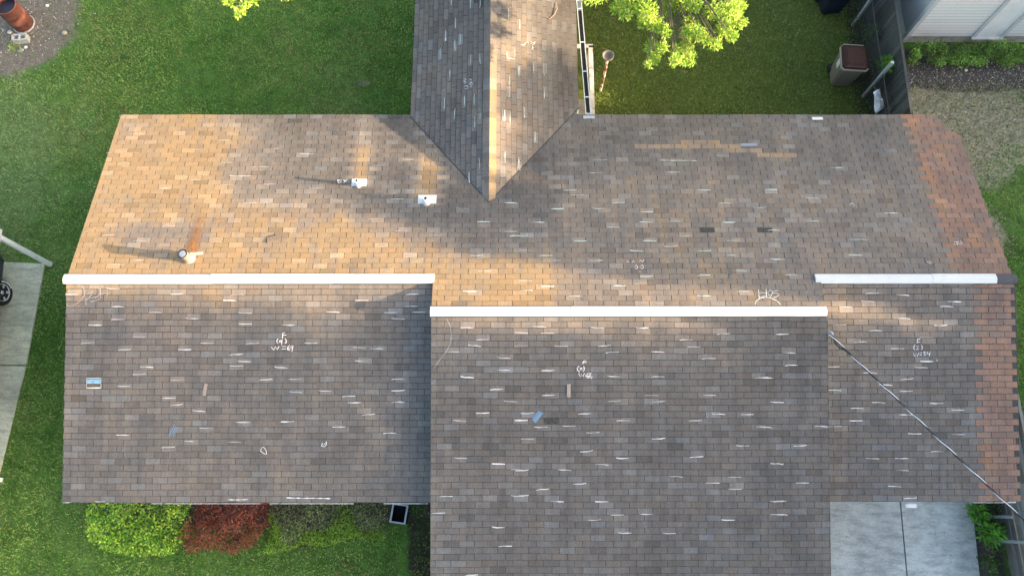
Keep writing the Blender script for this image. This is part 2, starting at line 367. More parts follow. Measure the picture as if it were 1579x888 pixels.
# ---- shingles
ESP, TAB, GAP, TH = .127, .305, .011, .009
def clip(poly, conv):
    out = poly
    for i in range(len(conv)):
        (ax, ay), (bx, by) = conv[i], conv[(i+1) % len(conv)]
        src, out = out, []
        if not src: return []
        def ins(p): return (bx-ax)*(p[1]-ay) - (by-ay)*(p[0]-ax)
        for k in range(len(src)):
            p, q = src[k], src[(k+1) % len(src)]; ip, iq = ins(p), ins(q)
            if ip >= 0: out.append(p)
            if (ip >= 0) != (iq >= 0):
                t = ip/(ip-iq); out.append((p[0]+(q[0]-p[0])*t, p[1]+(q[1]-p[1])*t))
    return out
SH = (.186, .170, .158)
def tabcol(kind='old'):
    v = random.gauss(1, .048); h = random.gauss(0, .022)
    u = random.random()
    if u < .08: v *= 1.22; h -= .05
    elif u < .15: v *= .83
    if kind == 'red':
        v = random.gauss(1, .055)
        c = (.216, .152, .131) if random.random() > .25 else (.185, .148, .136)
        return tuple(x*v for x in c)
    if kind == 'tan':
        v = random.gauss(1, .06); return (.222*v, .190*v, .164*v)
    return (SH[0]*v*(1+h), SH[1]*v, SH[2]*v*(1-h))
def slope(name, O, ex, eu, n, smin, smax, rmax, regions, stain_shade, parent, label=None, off=0.0, kindf=None, missing=(), mk=(), rowend=None, esp=ESP, uregs=None):
    """regions: convex polygons in (s, r), anticlockwise; O is the s=0, r=0 point on the eave"""
    b = MB(); O = Vector(O); W = lambda s, r, h=0.: O + ex*s + eu*(r + .005*math.sin(s*1.9+r*.7) + .003*math.sin(s*5.3+r*11)) + n*h
    msr = [((p-O).dot(ex), (p-O).dot(eu)) for p in missing]
    mks = [(((a+c)/2-O).dot(ex), ((a+c)/2-O).dot(eu)) for a, c in mk]
    nr = int(math.ceil(rmax/esp))
    flip = ex.cross(eu).dot(n) < 0
    for i in range(nr):
        r0 = i*esp; r1 = min(r0+esp, rmax); o = off + (0.0 if i % 2 else TAB/2) + random.gauss(0, .006)
        j0 = int(math.floor((smin-o)/TAB))-1
        for j in range(j0, int((smax-o)/TAB)+2):
            s0 = o + j*TAB; s1 = s0 + TAB - GAP*random.uniform(.7, 1.25)
            cs, cr = (s0+s1)/2, (r0+r1)/2
            if any(abs(cs-a) < TAB/2 and abs(cr-c) < esp/2 for a, c in msr): continue
            if rowend and s1 > rowend(i):
                s1 = rowend(i)
                if s1 - s0 < .03: continue
            pos = W(cs, cr); kd = kindf(pos, i, j) if kindf else 'old'
            col = tabcol(kd)
            if any(abs(cs-a) < TAB*.45 and abs(cr-c) < esp*.6 for a, c in mks): col = tuple(x*1.22 for x in col)
            rb = .008; e = r0 + random.uniform(-.002, .002)
            c4 = [random.uniform(-.0015, .003) for _ in range(2)]
            curl = random.uniform(.004, .014) if random.random() < .05 else 0
            for rg in regions:
                q = clip([(s0, e+rb), (s1, e+rb), (s1, r1), (s0, r1)], rg)
                if len(q) < 3: continue
                def hh(s, r):
                    t = 1-(r-r0)/esp; k = (s-s0)/max(s1-s0, .01)
                    return .0015 + TH*t + (c4[0]*(1-k)+c4[1]*k + curl*k*k)*t
                top = [W(s, r, hh(s, r)) for s, r in q]; bot = [W(s, r, .0) for s, r in q]
                m = len(q); sv = [0. if kd != 'old' else max(.001, stain_shade(p)) for p in top]
                fs = [tuple(range(m))] + [(m+k, m+(k+1) % m, (k+1) % m, k) for k in range(m)]
                if kd != 'old': sv = [.55]*m
                if flip: fs = [f[::-1] for f in fs]
                b.add(top+bot, fs, [col]*m + [(.02, .02, .02)]*m, sv*2)
                qs = clip([(s0, e), (s1, e), (s1, e+rb), (s0, e+rb)], rg)
                if len(qs) >= 3:
                    f2 = tuple(range(len(qs)))
                    b.add([W(s, r, .001 + (hh(s, e+rb)-.001)*min(1, max(0, (r-e)/rb))) for s, r in qs], [f2[::-1] if flip else f2],
                          (.035, .032, .030), [.5]*len(qs))
    o = b.build(name, M['shingle'], parent)
    ub = MB()
    for rg in (uregs or regions):
        q = clip([(smin-1, -.02), (smax+1, -.02), (smax+1, rmax), (smin-1, rmax)], rg)
        m = len(q)
        up = [W(s, r, 0) for s, r in q]; dn = [W(s, r, -.05) for s, r in q]
        fs = [tuple(range(m)), tuple(range(2*m-1, m-1, -1))] + [(m+k, m+(k+1) % m, (k+1) % m, k) for k in range(m)]
        if flip: fs = [f[::-1] for f in fs]
        ub.add(up+dn, fs)
    u = ub.build('underlay', M['felt'], o)
    if label: o['label'] = label
    return o

random.seed(21)
def smooth(a, b, x):
    t = max(0, min(1, (x-a)/(b-a))); return t*t*(3-2*t)
V1, V2, FL = pb(553, 286), pb(658, 313), pb(291, 399)
def stain_shade_back(p):
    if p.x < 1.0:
        up = p.y - (6.35 - .22*(p.x+5.5)) if p.x < -1 else p.y - 5.3       # grey growth and painted shade on the upper middle of the left half
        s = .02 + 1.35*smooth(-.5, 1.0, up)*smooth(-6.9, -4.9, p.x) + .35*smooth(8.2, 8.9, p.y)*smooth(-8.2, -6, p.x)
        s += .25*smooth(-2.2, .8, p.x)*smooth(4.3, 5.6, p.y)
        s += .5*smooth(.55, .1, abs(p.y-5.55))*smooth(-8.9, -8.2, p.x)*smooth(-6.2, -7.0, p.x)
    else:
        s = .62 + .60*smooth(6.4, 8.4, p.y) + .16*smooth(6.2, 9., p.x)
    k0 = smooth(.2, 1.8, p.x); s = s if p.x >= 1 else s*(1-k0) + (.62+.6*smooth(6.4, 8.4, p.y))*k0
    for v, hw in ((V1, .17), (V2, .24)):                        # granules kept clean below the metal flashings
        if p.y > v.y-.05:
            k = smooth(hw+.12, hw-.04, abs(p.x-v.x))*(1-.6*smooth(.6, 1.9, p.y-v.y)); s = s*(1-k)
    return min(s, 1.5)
def stain_shade_left(p): return .88 + .20*smooth(-8, -3, p.x) + .20*smooth(-3.2, -1.7, p.x) - .35*smooth(3.4, 4.5, p.y)  # darker beside the raised roof: its shadow painted into the tone
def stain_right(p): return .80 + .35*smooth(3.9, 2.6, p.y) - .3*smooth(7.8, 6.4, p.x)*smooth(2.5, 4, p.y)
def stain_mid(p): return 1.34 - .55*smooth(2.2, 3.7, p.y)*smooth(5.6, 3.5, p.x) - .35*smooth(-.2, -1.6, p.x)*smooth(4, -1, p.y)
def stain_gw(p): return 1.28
def stain_shade_ge(p): return .60 + .95*smooth(.2, 1.3, p.x) + .4*smooth(10.0, 10.8, p.y)  # shade painted in: darker outward to damp the sun on this slope

SL = math.hypot(1, P)                                            # slope length per unit y
ex, eu, n_ = PL['back'][1:]
rB = (YB-YR)*SL; rM = (YB-MYR)*SL
def br(y): return (YB-y)*SL
apexW = 8.87
yv = lambda x: YR + (ZR-zgab(x))/P                               # valley line y at x
red_b = lambda p, i, j: 'red' if p.x > 9.22 - .22*smooth(8.8, 4.6, p.y) + (.08 if i % 2 else -.08) else (
    'tan' if any(abs(p.x-(a+c)/2) < (c-a)/2 and abs(i-r) < .5 for r, a, c in TANROWS) else 'old')
q0 = pb(1040, 229)
rowi = lambda py, px=1100: int((YB-pb(px, py).y)*SL/ESP)
TANROWS = [(rowi(217), pb(1043, 217).x, pb(1101, 217).x), (rowi(223), pb(993, 223).x, pb(1112, 223).x), (rowi(229), pb(985, 229).x, pb(1142, 229).x), (rowi(235.5), pb(1115, 235).x, pb(1172, 235).x), (rowi(242), pb(1167, 242).x, pb(1226, 242).x)]
regs = [
    [(XL, 0), (GXW, 0), (GXW, br(yv(GXW))), (GX, br(yv(GX))), (GX, rB), (XL, rB)],
]
xW = GXW
# left of the gable valley (two convex pieces), below its apex, right of it
regs = [[(XL, 0), (GXW, 0), (GXW, rB), (XL, rB)],
        [(GXW, br(yv(GXW))), (GX, br(yv(GX))), (GX, rB), (GXW, rB)],
        [(GX, br(yv(GX))), (GXE, br(yv(GXE))), (GXE, rB), (GX, rB)],
        [(GXE, 0), (XR, 0), (XR, rB), (GXE, rB)],
        [(MXL, rB), (MXR, rB), (MXR, rM), (MXL, rM)]]
rend = lambda i: {0: 9.86, 1: 9.94, 2: 9.97, 3: 10.02, 4: 10.17}.get(i, XR + .012*math.sin(i*2.3))
miss_b = [pb(1093, 352), pb(1190, 358)]
back = slope('roof_slope', (0, YB, zback(YB)), ex, eu, n_, XL, XR, rM, regs, stain_shade_back, house,
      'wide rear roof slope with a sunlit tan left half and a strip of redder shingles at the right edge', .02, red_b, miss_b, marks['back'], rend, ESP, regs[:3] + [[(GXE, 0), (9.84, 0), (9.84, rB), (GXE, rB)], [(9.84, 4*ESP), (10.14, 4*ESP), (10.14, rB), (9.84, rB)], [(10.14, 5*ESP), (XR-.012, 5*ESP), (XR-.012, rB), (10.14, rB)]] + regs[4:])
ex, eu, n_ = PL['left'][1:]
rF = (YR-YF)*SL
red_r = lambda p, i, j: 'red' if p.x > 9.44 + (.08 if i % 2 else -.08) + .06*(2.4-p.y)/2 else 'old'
left = slope('roof_slope', (0, YF, zfront(YF)), ex, eu, n_, XL, MXL-.005, rF, [[(XL, 0), (MXL-.005, 0), (MXL-.005, rF), (XL, rF)]], stain_shade_left, house,
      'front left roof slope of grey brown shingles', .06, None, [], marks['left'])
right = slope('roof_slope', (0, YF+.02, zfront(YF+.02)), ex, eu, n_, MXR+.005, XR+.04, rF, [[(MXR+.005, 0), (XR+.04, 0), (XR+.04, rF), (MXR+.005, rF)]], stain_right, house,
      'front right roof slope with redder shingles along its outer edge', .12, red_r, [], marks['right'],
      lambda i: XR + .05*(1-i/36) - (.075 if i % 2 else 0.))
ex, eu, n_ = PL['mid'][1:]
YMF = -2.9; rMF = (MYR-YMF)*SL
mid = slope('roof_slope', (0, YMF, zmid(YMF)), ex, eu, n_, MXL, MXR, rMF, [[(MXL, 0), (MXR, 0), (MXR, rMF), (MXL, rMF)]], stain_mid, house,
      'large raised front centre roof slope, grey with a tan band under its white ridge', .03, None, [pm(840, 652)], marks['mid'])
# cross gable, both slopes start at a valley
YG1 = 14.6
ex, eu, n_ = PL['gw'][1:]
GL = math.hypot(1, GP); rG = (GX-GXW)*GL
gw_reg = [[(yv(GXW), 0), (yv(GX), rG), (YG1, rG), (YG1, 0)]]
gw_reg = [r[::-1] if True else r for r in gw_reg]
def ccw(p):
    a = sum(p[k][0]*p[(k+1) % len(p)][1]-p[(k+1) % len(p)][0]*p[k][1] for k in range(len(p))); return p if a > 0 else p[::-1]
gw_reg = [ccw(r) for r in gw_reg]
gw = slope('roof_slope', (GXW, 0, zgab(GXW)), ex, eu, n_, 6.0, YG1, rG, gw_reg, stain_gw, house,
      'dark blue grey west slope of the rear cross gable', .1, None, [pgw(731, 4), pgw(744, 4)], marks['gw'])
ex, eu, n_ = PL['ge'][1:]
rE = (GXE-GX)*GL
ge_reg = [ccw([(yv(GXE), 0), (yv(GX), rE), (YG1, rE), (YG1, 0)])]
ge = slope('roof_slope', (GXE, 0, zgab(GXE)), ex, eu, n_, 6.0, YG1, rE, ge_reg, stain_shade_ge, house,
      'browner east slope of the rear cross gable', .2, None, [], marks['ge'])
# shingle caps on the gable ridge, each folded over it
random.seed(5)
rc = MB(); y = yv(GX) + .02
while y < YG1:
    col = tabcol(); hw = .15; l = .15
    for sx in (-1, 1):
        a = .022; pts = [(GX, y-.0, GZ+.012), (GX+sx*hw, y, zgab(GX+hw)+.011), (GX+sx*hw, y+l, zgab(GX+hw)+.018), (GX, y+l, GZ+.024)]
        pts2 = [(p_[0], p_[1], p_[2]-.011) for p_ in pts]
        s = 1.0 if sx < 0 else .25 + .75*smooth(9.9, 10.6, y)  # sunlit east side and shaded west side put into the tone
        F_ = [(0, 1, 2, 3), (3, 2, 6, 7), (1, 5, 6, 2), (0, 4, 5, 1)]
        rc.add(pts+pts2, F_ if sx < 0 else [f[::-1] for f in F_], [col]*4 + [(.03, .03, .03)]*4, [s]*8)
    y += .143
rc.build('ridge_shingles', M['shingle'], house)
# open valleys: a dark folded strip
vb = MB()
for xe in (GXW, GXE):
    a = Vector((GX, yv(GX), GZ+.014)); c = Vector((xe, yv(xe), zgab(xe)+.014))
    d = (c-a).normalized(); sd = Vector((-d.y, d.x, 0)).normalized()*.012
    vb.quad(a-sd, c-sd, c+sd, a+sd)
vb.build('valley', M['felt'], house)

# ---- chalk: strokes lie flat on the slopes
WHITE, PINK, GREEN, BLUE, BLUE2, CREAM = (.80, .78, .76), (.74, .62, .58), (.66, .76, .72), (.17, .26, .38), (.24, .42, .54), (.72, .68, .50)
cm = {k: MB() for k in PL}; cur = [None]; writings = []
def stroke(rg, pts, wd=.02, col=WHITE, rough=.25, h=.016):
    b = cur[0] or cm[rg]; n = PL[rg][3]; pts = [Vector(p) for p in pts]; out = []
    dense = []
    for a, c in zip(pts[:-1], pts[1:]):
        k = max(1, int((c-a).length/.05)); dense += [a.lerp(c, t/k) for t in range(k)]
    dense.append(pts[-1]); L = []
    for i, p in enumerate(dense):
        d = (dense[min(i+1, len(dense)-1)]-dense[max(i-1, 0)]).normalized(); s = n.cross(d).normalized()
        wv = wd*.5*(1+random.uniform(-rough, rough)*1.6)*(.7 if i in (0, len(dense)-1) else 1)
        L += [p + n*h + s*wv, p + n*h - s*wv]
    b.add(L, [(2*i, 2*i+1, 2*i+3, 2*i+2) for i in range(len(dense)-1)], col)
random.seed(3)
sized = sorted(((c-a).length/(Vector((0, 0, CAMZ))-a).length, rg, i) for rg, ls in marks.items() for i, (a, c) in enumerate(ls))[::-1]
largest = {(rg, i) for _, rg, i in sized[:100]}; single = []
cm['rest'] = MB()
for rg, ls in marks.items():
    n = PL[rg][3]
    for i_, (a, c) in enumerate(ls):
        cur[0] = MB() if (rg, i_) in largest else cm['rest']
        if (rg, i_) in largest: single.append((rg, cur[0]))
        d = (c-a); s = n.cross(d.normalized()); bow = random.gauss(0, .006); tl = random.gauss(0, .007)
        path = [a - s*tl, a.lerp(c, .33) + s*bow, a.lerp(c, .66) + s*bow*.8, c + s*tl]
        warm = rg == 'back' and a.x < -1
        col = PINK if warm and random.random() < .7 else (GREEN if rg in ('back', 'gw', 'ge') else (WHITE if random.random() > .2 else PINK))
        v = random.uniform(.52, .88)
        stroke(rg, path, random.uniform(.0105, .018)*(.75 if warm else 1), tuple(x*v*(.72 if warm else 1) for x in col), .45)
cur[0] = None
def sk(rg, ox, oy, sc_, polys, col=WHITE, wd=.02):
    f = PL[rg][0]; cur[0] = MB()
    for pl in polys: stroke(rg, [f(ox+x/sc_, oy+y/sc_) for x, y in pl], wd, col, .3, .018)
    writings.append((rg, cur[0])); cur[0] = None
# F (9) W =64
sk('left', 390, 500, 14.8, [[(680,325),(685,230),(680,200),(735,190)],[(685,250),(770,240)],[(585,325),(550,370),(555,410),(585,435)],[(735,320),(770,370),(760,420),(730,435)],[(655,355),(610,380),(610,405),(655,395),(670,350),(660,470)],[(425,515),(480,585),(520,510),(560,575),(600,500)],[(670,500),(765,500)],[(670,560),(765,555)],[(845,475),(800,520),(800,575),(845,590),(850,550),(805,545)],[(880,475),(870,530),(920,530)],[(920,480),(895,620)]], (.80, .72, .68), .017)
# F (H) W=66
sk('mid', 860, 540, 14.8, [[(570,320),(590,240),(650,230)],[(555,275),(660,270)],[(490,355),(445,400),(450,450),(500,490)],[(585,360),(605,400),(600,450),(575,485)],[(510,390),(520,450)],[(545,390),(555,450)],[(515,420),(550,420)],[(475,520),(515,605),(545,540),(570,595),(610,520)],[(625,555),(645,555)],[(625,595),(645,590)],[(720,510),(670,540),(660,600),(690,630),(715,590),(665,580)],[(765,510),(735,540),(730,610),(770,640),(785,600),(735,580)]], (.80, .68, .64), .016)
# F (E) W=34
sk('right', 1380, 500, 12.69, [[(485,285),(435,290),(425,370)],[(425,345),(485,345)],[(385,400),(355,450),(380,500)],[(505,400),(530,450),(510,495)],[(460,420),(405,430),(450,452),(410,490),(465,490)],[(350,560),(380,630),(410,570),(430,630),(455,560)],[(470,560),(520,555)],[(475,600),(520,595)],[(540,540),(595,535),(560,570),(600,590),(545,615)],[(625,535),(620,575),(670,575)],[(680,530),(665,625)],[(800,690),(820,712)]], (.66, .66, .70), .014)
# left corner scrawl and the HOS scrawl
sk('left', 90, 420, 9.87, [[(300,195),(380,220),(415,280),(400,360),(340,430),(260,490),(190,520),(140,500),(135,460)],[(140,335),(320,345)],[(440,325),(490,310),(540,270),(500,350),(460,390),(580,375)],[(560,230),(610,235),(645,270),(640,330),(600,370),(560,385)],[(645,240),(650,390)],[(640,330),(720,315)],[(755,280),(745,375)],[(455,430),(520,445),(600,425),(635,400)],[(410,405),(470,405)],[(425,410),(430,500)],[(230,550),(250,600)],[(140,400),(180,410)]], (.44, .40, .38), .008)
sk('back', 1140, 430, 10.53, [[(305,170),(320,330)],[(430,170),(440,300)],[(320,235),(430,235)],[(320,310),(430,280)],[(500,180),(540,220),(500,300),(455,230),(500,180)],[(635,190),(550,205),(540,240),(600,235),(645,270),(610,290),(550,310)],[(255,430),(265,370),(330,325),(430,305),(520,320),(600,360),(650,400),(670,430)]], (.60, .64, .60), .010)
sk('gw', 700, 100, 3.8625, [[(60,85),(74,93),(60,101),(75,110),(62,118)],[(64,132),(82,127)],[(66,145),(84,150),(84,130)],[(95,88),(108,96)],[(98,110),(107,107),(112,118),(104,126),(97,120),(98,110)],[(100,132),(110,136)]], (.72, .74, .78), .012)
sk('ge', 700, 0, 7.4, [[(760,515),(800,520),(810,500),(840,485),(850,510)],[(875,480),(900,500),(925,485),(905,520),(870,500)],[(880,575),(905,550),(900,580),(890,530)],[(600,600),(610,670),(685,680)]], (.6, .58, .55), .014)
sk('back', 800, 225, 3.9475, [[(655,705),(668,710)],[(688,712),(700,700),(702,712)],[(735,705),(743,697),(752,708),(763,695)],[(705,735),(715,728),(725,740),(716,752),(705,745)],[(740,733),(752,728),(760,742),(748,752),(740,742)],[(732,765),(742,770)]], (.72, .60, .58), .013)
sk('mid', 400, 440, 3.9475, [[(1140,205),(1165,250),(1168,300),(1165,350),(1140,400),(1100,450),(1065,500)]], (.40, .39, .38), .007)
sk('left', 400, 663, 3.9475, [[(15,105),(8,125),(30,142),(46,145),(42,120),(28,102),(15,105)],[(385,75),(380,95),(395,100),(410,85),(408,72)],[(390,90),(412,68)]], (.70, .70, .70), .012)
sk('back', 1179, 225, 3.9475, [[(1145,597),(1175,608),(1165,590),(1195,603),(1190,580),(1205,600)],[(1150,588),(1180,585)],[(985,705),(1010,722),(1000,700),(1018,715)],[(515,365),(530,350),(548,368)]], (.70, .64, .62), .013)
sk('back', 510, 250, 8.31, [[(90,235),(100,270),(140,265)],[(95,240),(140,240)],[(165,235),(205,270)],[(210,235),(165,270)]], WHITE, .016)
# blue chalk patches
def patch(rg, ox, oy, s_, quad_, col, k=6, wd=None):
    f = PL[rg][0]; q = [f(ox+x/s_, oy+y/s_) for x, y in quad_]
    W_ = (q[3]-q[0]).length/k; cur[0] = MB()
    for i in range(k):
        t = (i+.5)/k; v = random.uniform(.8, 1.15)
        stroke(rg, [q[0].lerp(q[3], t), q[1].lerp(q[2], t)], W_*1.12, tuple(x*v for x in col), .12, .0165+.0004*i)
    writings.append((rg, cur[0])); cur[0] = None
patch('left', 110, 570, 7.4, [(182,108),(340,108),(340,156),(182,156)], BLUE2)
sk('left', 110, 570, 7.4, [[(178,95),(345,95)],[(178,95),(180,212)],[(343,95),(343,212)]], (.5, .5, .5), .010)
sk('left', 110, 570, 7.4, [[(180,207),(340,205)]], CREAM, .022)
sk('left', 110, 570, 7.4, [[(1180,620),(1120,755)],[(1200,640),(1140,760)],[(1215,650),(1165,755)]], BLUE, .016)
patch('mid', 790, 560, 8.07, [(320,580),(240,700),(290,740),(388,618)], (.15, .23, .32), 7)
patch('back', 960, 200, 5.64, [(1020,125),(1170,122),(1175,150),(1030,155)], (.20, .22, .26), 5)
own = {'back': back, 'left': left, 'right': right, 'mid': mid, 'gw': gw, 'ge': ge}
for k, b in single: b.build('chalk_mark', M['chalk'], own[k])
cm['rest'].build('chalk_mark', M['chalk'], house, 'stuff')
for k, b in writings: b.build('chalk_lettering', M['chalk'], own[k])

# ---- ridge caps, edges, walls
def ridge_cap(x0, x1, y, z, m, label):
    b = MB(); prof = [(-.108, -.026), (-.106, .006), (-.100, .012), (-.070, .021), (-.012, .034), (.012, .034), (.070, .021), (.100, .012), (.106, .006), (.108, -.026)]
    xs = [x0]; x = x0
    while x + 2.9 < x1-.6: x += random.uniform(2.2, 3.05); xs.append(x)
    xs.append(x1)
    random.seed(int(x0*10))
    for i, (a, c) in enumerate(zip(xs[:-1], xs[1:])):
        k = .005*(i % 2) + .002; dy = random.uniform(-.004, .004); rings = []
        for xx in (a-.03*(i > 0), c):
            rings.append([(xx, y+py_*(.94+.02*(i % 2))+dy, z - P*abs(py_)*.5 + pz + k) for py_, pz in prof])
        v = random.uniform(.94, 1.0); b.loft(rings, (v, v, v), True, False)
    g2 = MB()  # dark strips added to stand for the shaded gap under the cap
    for sy in (-1, 1): g2.loft([[(xx, y+sy*u, z - P*u + h_) for u, h_ in ((.08, -.055), (.116, -.055), (.116, -.014), (.08, -.014))][::sy] for xx in (x0+.01, x1-.01)])
    o = b.build('ridge_cap', m, house); o['label'] = label; g2.build('dark_gap_strip', M['dark'], o); return o
ridge_cap(XL-.05, MXL+.02, YR, ZR+.02, M['white_metal'], 'long white metal cap on the left ridge')
ridge_cap(MXL-.02, MXR-.02, MYR, MZR+.02, M['white_metal'], 'long white metal cap on the raised middle ridge')
ridge_cap(MXR-.10, 9.88, YR, ZR+.02, M['white_metal'], 'shorter white metal cap on the right ridge')
M['dark_cap'] = simple('dark_ridge', (.06, .065, .075), .7, .3)
ridge_cap(9.885, XR+.06, YR, ZR+.012, M['dark_cap'], 'short dark end piece beside the right white cap')
rb_ = MB()
def rake(x, pts, t=.03, dz=.16):        # fascia board down a gable edge; pts = [(y, z)...] under the shingles
    for (y0, z0), (y1, z1) in zip(pts[:-1], pts[1:]):
        rb_.loft([[(x-t/2, y_, z_-.055-dz), (x+t/2, y_, z_-.055-dz), (x+t/2, y_, z_-.012), (x-t/2, y_, z_-.012)] for y_, z_ in ((y0, z0), (y1, z1))])
rake(XL+.02, [(YF, zfront(YF)), (YR, ZR)]); rake(XL+.02, [(YR, ZR), (YB, zback(YB))])
rake(XR-.06, [(YF, zfront(YF)), (YR, ZR)]); rake(XR-.06, [(YR, ZR), (8.2, zback(8.2))])
rake(MXL+.02, [(YMF, zmid(YMF)), (MYR, MZR)], .03, .40); rake(MXR-.02, [(YMF, zmid(YMF)), (MYR, MZR)], .03, .40)
rake(MXL+.02, [(MYR, MZR), (YR, ZR)], .03, .30); rake(MXR-.02, [(MYR, MZR), (YR, ZR)], .03, .30)
rb_.build('rake_board', M['white_paint'], house)
fb = MB()
def eave(x0, x1, y, z): fb.box((x0, y-.015, z-.20), (x1, y+.015, z-.052))
eave(XL+.04, MXL-.02, YF+.02, zfront(YF)); eave(MXR+.03, XR-.08, YF+.04, zfront(YF)); eave(MXL+.04, MXR-.04, YMF+.02, zmid(YMF))
eave(XL+.04, GXW, YB-.02, zback(YB)); eave(GXE, 9.85, YB-.02, zback(YB))
fb.box((GXW-.0, 8.9, zgab(GXW)-.2), (GXW+.03, YG1, zgab(GXW)-.053))
fb.box((GXE-.03, 8.9, zgab(GXE)-.2), (GXE, YG1, zgab(GXE)-.053))
fb.build('fascia', M['white_paint'], house)
de = MB()           # thin bright drip edge along the front eaves
for x0, x1 in ((-7.3, -5.1), (-4.9, -3.2), (-2.6, -1.7), (9.3, 10.2)): de.box((x0, YF-.026 + (.02 if x0 > 5 else 0), zfront(YF)-.016), (x1, YF-.012 + (.02 if x0 > 5 else 0), zfront(YF)-.004))
de.build('drip_edge', M['worn_paint'], house)
wb = MB()
def gable_block(x0, x1, y0, y1, zf):
    pts = [(y0, 0), (y1, 0), (y1, zf(y1)), ((y0+y1)/2, zf((y0+y1)/2)), (y0, zf(y0))]
    return pts
ins = .38
for x0, x1, ys in ((XL+ins, MXL+.3, [(YF+ins, zfront(YF+ins)-.12), (YR, ZR-.12), (YB-ins, zback(YB-ins)-.12)]),
                   (MXL+ins, MXR-ins, [(YMF+ins, zmid(YMF+ins)-.12), (MYR, MZR-.12), (YB-ins, zback(YB-ins)-.12)]),
                   (MXR-.3, XR-ins, [(3.2, zfront(3.2)-.12), (YR, ZR-.12), (8.1, zback(8.1)-.12)])):
    poly = [(ys[0][0], 0)] + ys + [(ys[-1][0], 0)]
    wb.loft([[(x, y_, z_) for y_, z_ in poly] for x in (x0, x1)])
poly = [(GXW+ins, 0), (GXW+ins, zgab(GXW+ins)-.1), (GX, GZ-.1), (GXE-.3, zgab(GXE-.3)-.1), (GXE-.3, 0)]
wb.loft([[(x, y_, z_) for x, z_ in poly] for y_ in (8.3, YG1-.3)][::-1])
wb.build('wall', M['brick'], house)
cp = MB()
for x in (7.2, 9.95): cp.box((x-.06, .5, .05), (x+.06, .62, zfront(.55)-.1))
cp.build('carport_post', M['white_paint'], house)

# ---- plumbing vents, flue
def vent(base, h, r, fw, fh):
    n = Vector((0, P, 1)).normalized(); eu = Vector((0, -1, P)).normalized(); e = Vector((1, 0, 0))
    f = MB(); c = base + n*.014
    q = [c + e*(-fw*.48) + eu*.03, c + e*(fw*.52) + eu*.03, c + e*(fw*.52) - eu*fh, c - e*fw*.48 - eu*fh]
    f.loft([[p for p in q][::-1], [p + n*.006 for p in q][::-1]])
    rings = [(r*1.9, .004), (r*1.75, .03), (r*1.25, .08), (r*1.18, .085)]
    f.lathe(c, rings, 16)
    fo = f.build('vent_pipe', M['white_metal'], house)
    p = MB(); p.lathe(base, [(r, .0), (r, h), (r*.8, h), (r*.8, h-.02)], 18); p.build('pipe', M['white_paint'], fo)
    d = MB(); d.lathe(base, [(r*.79, h-.03), (r*.79, h-.004)], 18); d.build('bore', M['dark'], fo)
    fo['label'] = 'white pipe vent on a white metal flashing'
vent(V1, .27, .038, .33, .16); vent(V2, .27, .045, .40, .20)
fl = MB(); fl.lathe(FL, [(.15, .012), (.13, .04), (.098, .07), (.09, .10), (.088, .30), (.10, .30), (.10, .33), (.085, .33), (.085, .31)], 22)
fo = fl.build('flue', simple('flue_metal', (.27, .22, .19), .8, .25, .1, .25, 9., .2, ((.26, .12, .06), 14., .52, .8)), house); fo['label'] = 'short rusty flue pipe with a pale cap and a loose strap'
dr = MB(); dr.lathe(FL, [(.101, .3305), (.083, .3345), (.083, .32)], 22, cap=False); dr.build('dark_rim', M['dark'], fo)  # dark ring on top of the flue rim
c_ = MB(); c_.lathe(FL, [(.082, .318), (.078, .326), (.05, .332)], 22); c_.build('flue_cap', M['galv'], fo)
c2 = MB(); c2.loft([[FL + Vector(v) for v in ((.08, .02, .14), (.08, .08, .14), (.08, .08, .155), (.08, .02, .155))], [FL + Vector(v) for v in ((.33, .05, .12), (.33, .11, .11), (.33, .11, .125), (.33, .05, .135))]]); c2.build('strap', simple('strap_metal', (.40, .33, .28), .8, .2, 0, .3, 20.), fo)
# rust wash below the flue
def rustwash():
    m, n, p = mat('rust_wash', .95, .1)
    c = mix(n, (.32, .15, .06), ramp(n, noise(n, 60, 3), [(.3, .6), (.7, 1.3)]), 1.0, 'MULTIPLY'); n.links.new(c, p.inputs['Base Color'])
    tr = nd(n, 'ShaderNodeBsdfTransparent'); ms = nd(n, 'ShaderNodeMixShader'); a = attr(n)
    k = nd(n, 'ShaderNodeMath', operation='MULTIPLY'); n.links.new(a.outputs['Fac'], k.inputs[0]); n.links.new(maprange(n, noise(n, 9, 3), .1, .6), k.inputs[1])
    n.links.new(k.outputs[0], ms.inputs[0]); n.links.new(tr.outputs[0], ms.inputs[1]); n.links.new(p.outputs[0], ms.inputs[2])
    n.links.new(ms.outputs[0], n.nodes['Material Output'].inputs[0]); return m
rw = MB(); eu = Vector((0, -1, P)).normalized(); n = Vector((0, P, 1)).normalized(); pts = []; cols = []
for i in range(9):
    t = i/8
    for j in range(5):
        s = (j-2)/2; pts.append(FL + Vector((.04+s*(.15+.03*t), 0, 0)) - eu*(.06+t*1.35) + n*.019)
        a = (1-abs(s)**1.5)*(1-t)**1.2*1.1; cols.append((a, a, a))
rw.add(pts, [(i*5+j, i*5+j+1, i*5+j+6, i*5+j+5) for i in range(8) for j in range(4)], cols); rw.build('rust_stain', rustwash(), back)

